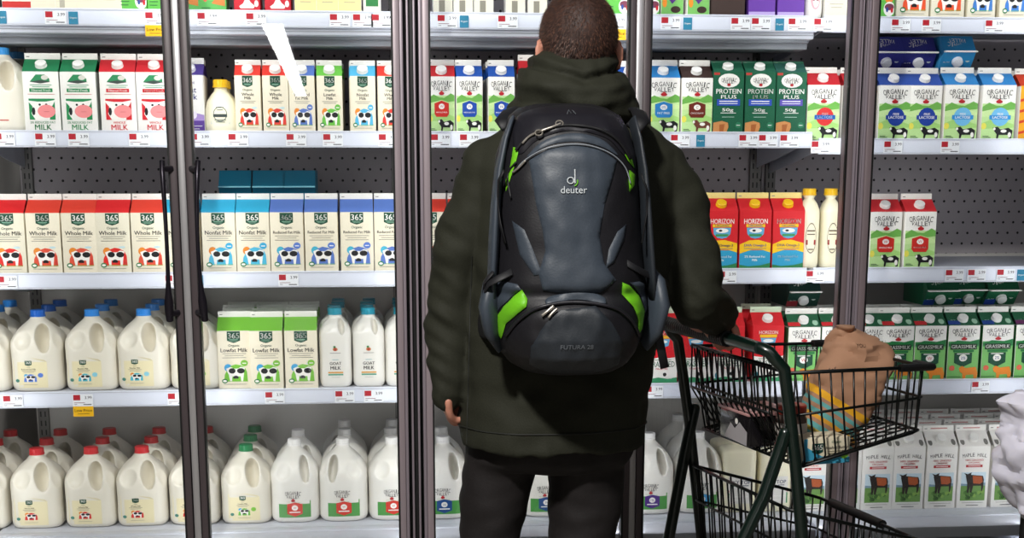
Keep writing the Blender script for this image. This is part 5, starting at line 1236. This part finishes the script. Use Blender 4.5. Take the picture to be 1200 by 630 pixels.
for i, (py, xl, xr) in enumerate(rows):
    a, c_ = bgp(xl, py), bgp(xr, py); dep = [.05, .055, .06, .065, .068, .068, .065, .06, .05, .035, .02, .01][i]
    ring = sring((a.x+c_.x)/2, BGY+.0, (c_.x-a.x)/2, dep, a.z, 3.2 if i < 7 else 2.4, 40); rg.append(ring)
fine = []
for i in range(len(rg)-1):
    for j in range(5):
        t = j/5; fine.append([p*(1-t)+q*t for p, q in zip(rg[i], rg[i+1])])
fine.append(rg[-1])
def crump(p, k):
    q = Vector((p.x*k, p.y*k, p.z*k)); return noise.cell(q+Vector((noise.noise(q*1.3), noise.noise(q*1.3+Vector((5, 1, 2))), 0))*1.2)-.5
ff = []
for i, ring in enumerate(fine):
    top = i/len(fine); r2 = []
    for p in ring:
        d = (p-Vector(((ring[0].x+ring[20].x)/2, BGY, p.z))).normalized()
        r2.append(p+d*((abs(noise.noise(p*14))-.25)*.034*(.35+top)+(abs(noise.noise(p*32))-.2)*.014*(.3+top))-b0)
    ff.append(r2)
bag.rings(ff, M_bag, smooth=False)
bgo = build('paper_bag', bag, loc=tuple(b0), angle=28); tag(bgo, 'crumpled brown paper bag with yellow and teal stripes in the cart', 'paper bag')
pb = MB(); vs, fs, tw, th = text_tris('you'); bvb = BVHTree.FromPolygons([Vector(v) for v in bag.v], bag.f)
def bagprint(txt, px, py, w_, rot):
    vs, fs, tw, th = text_tris(txt); c0 = bgp(px, py)-b0; k = w_/tw; out = []
    for x, y in vs:
        xx, zz = (x*math.cos(rot)-y*math.sin(rot))*k, (x*math.sin(rot)+y*math.cos(rot))*k
        hit = bvb.ray_cast(Vector((c0.x+xx, -1, c0.z+zz)), Vector((0, 1, 0))); out.append((c0.x+xx, (hit[0].y if hit[0] else 0)-.0015, c0.z+zz))
    return out, fs
for a in (('YOU', 999, 401, .022, -.05), ('for', 966, 428, .018, .5)):
    o_, f_ = bagprint(*a); pb.add(o_, f_, pr('#2a1c14'))
build('printed_words', pb, bgo, angle=None)
# butter box
yb = (CO+CU*.07+CV*-.17)
def box_frame(px0, px1, pyb, v):
    u0, z0 = onplane(px0, pyb, v); u1, _ = onplane(px1, pyb, v); return u0, u1, z0
u0, u1, z0 = box_frame(941, 995, 545, -.215)
ang = math.atan2(CU.y, CU.x)
bt = MB(); Lb = (u1-u0); Hb = .058; Db = .075
bt.bbox(-Lb/2, Lb/2, -Db/2, Db/2, 0, Hb, pr('#e6dcc0'), .0012)
p = Print(Lb, Hb); p.poly([(-.5, 0), (.5, 0), (.5, .22), (-.1, .3), (-.5, .75)], '#3f9fc2'); p.rect(-.5, 0, -.42, 1, '#3f9fc2'); shield(p, -.2, .6, .24, .42, '#16423a', sub=False); p.text('Organic', .2, .82, .3, .12, '#2a6a4a'); p.text('Unsalted Butter', .2, .62, .52, .16, BLACK); p.rect(.02, .46, .4, .49, '#8a836c'); p.rect(.02, .38, .34, .41, '#8a836c'); p.ell(.38, .28, .08, .12, LGREEN)
p.onto(bt, lambda a, b7, k: (a, -Db/2-.0003-.00006*k, b7))
bto = build('butter_box', bt, loc=tuple(CO+CU*((u0+u1)/2)+CV*(-.215+Db/2)+Vector((0, 0, z0))), rot=(0, 0, ang)); tag(bto, 'cream and blue unsalted butter box lying in the cart beside the paper bag', 'butter box')
# jar with dark red lid and a dark tray, both standing at the seat end of the basket
def incart(u, v, z): return CO+CU*u+CV*v+Vector((0, 0, z))
j = MB(); j.lathe([(0, 0), (.034, 0), (.036, .004), (.036, .075), (.030, .088), (.030, .09)], mat('#5b4a44', .12, key='filled_jar_glass', coat=.5), 28); ju, jz = onplane(921, 528, -.12)
jo = build('sauce_jar', j, loc=tuple(incart(ju+.01, -.12, jz))); tag(jo, 'small dark sauce jar with red lid and pale label in the cart', 'jar')
j = MB(); j.lathe([(0, .086), (.033, .086), (.034, .09), (.034, .104), (.031, .107), (0, .107)], mat('#8e2b22', .35, key='red_lid'), 28); build('lid', j, jo, angle=40)
j = MB(); j.lathe([(.0364, .015), (.0366, .016), (.0366, .066), (.0364, .067)], pr('#b9b2ac'), 28); build('paper_label', j, jo)
u0, z0 = onplane(846, 523, .06); u0b, z0b = onplane(905, 530, .0)
tr = MB(); Lt = .15
tr.bbox(-Lt/2, Lt/2, -.06, .06, 0, .075, mat('#151316', .25, key='black_film', coat=.4), .008); tr.bbox(-Lt/2-.004, Lt/2+.004, -.064, .064, .072, .08, mat('#b88a88', .4, key='pink_tray_rim'), .003)
p = Print(Lt, .07); p.poly([(-.3, .1), (-.1, .65), (.05, .5), (.2, .75), (.46, .5), (.46, .05)], '#a5a1a4'); p.ell(.1, .75, .05, .1, WHITE, 10); p.onto(tr, lambda a, b7, k: (a, -.0602-.00006*k, b7))
tro = build('food_tray', tr, loc=tuple(incart(RBt[0]+.02, .0, bz+.012)), rot=(0, 0, ang-PI/2)); tag(tro, 'black wrapped food tray with pink rim at the rear of the cart', 'food tray')

# ================================================================== white plastic bag at the right edge
M_pl = mat('#d5d3e0', .3, key='white_plastic_film', spec=.6, sss=.3)
pbx = at(1196, 530, 2.5); pl_ = MB(); rg = []
prof = [(458, 1186, 1235, .02), (470, 1172, 1250, .05), (485, 1178, 1255, .06), (496, 1186, 1250, .055), (510, 1176, 1260, .065), (530, 1174, 1265, .075), (555, 1178, 1268, .08), (580, 1186, 1262, .075), (598, 1195, 1250, .06), (606, 1205, 1240, .03)]
for py, xl, xr, dp in prof:
    a, c_ = at(xl, py, 2.5), at(xr, py, 2.5); rg.append(sring((a.x+c_.x)/2, 2.5, (c_.x-a.x)/2, dp, a.z, 2.2, 56))
fine = []
for i in range(len(rg)-1):
    for q in range(6): t = q/6; fine.append([p_*(1-t)+q_*t for p_, q_ in zip(rg[i], rg[i+1])])
fine.append(rg[-1]); ff = []
for ring in fine:
    cx = sum(p_.x for p_ in ring)/len(ring)
    ff.append([p_+(p_-Vector((cx, 2.5, p_.z))).normalized()*((abs(noise.noise(p_*14))-.25)*.035+(abs(noise.noise(p_*33))-.2)*.014)-pbx for p_ in ring])
pl_.rings(ff, M_pl); wb = build('plastic_bag', pl_, loc=tuple(pbx), angle=25); tag(wb, 'crumpled white plastic bag hanging on a dark stand at the frame edge', 'plastic bag')
sp = at(1203, 600, 2.55); st = tag(empty('bag_stand', (sp.x, 2.55, 0)), 'dark upright stand carrying the white plastic bag', 'stand')
m_ = MB(); m_.tube([(0, 0, .03), (0, 0, at(1200, 470, 2.55).z)], .011, M_black, 12); build('pole', m_, st)
m_ = MB(); m_.lathe([(0, 0), (.14, 0), (.14, .01), (.02, .03), (0, .03)], M_black, 28); build('base', m_, st); m_ = MB(); m_.tube([(0, 0, at(1200, 470, 2.55).z-.01), (.03, -.03, at(1200, 470, 2.55).z+.01), (.05, -.05, at(1200, 470, 2.55).z-.005)], .006, M_black, 8); build('hook', m_, st)
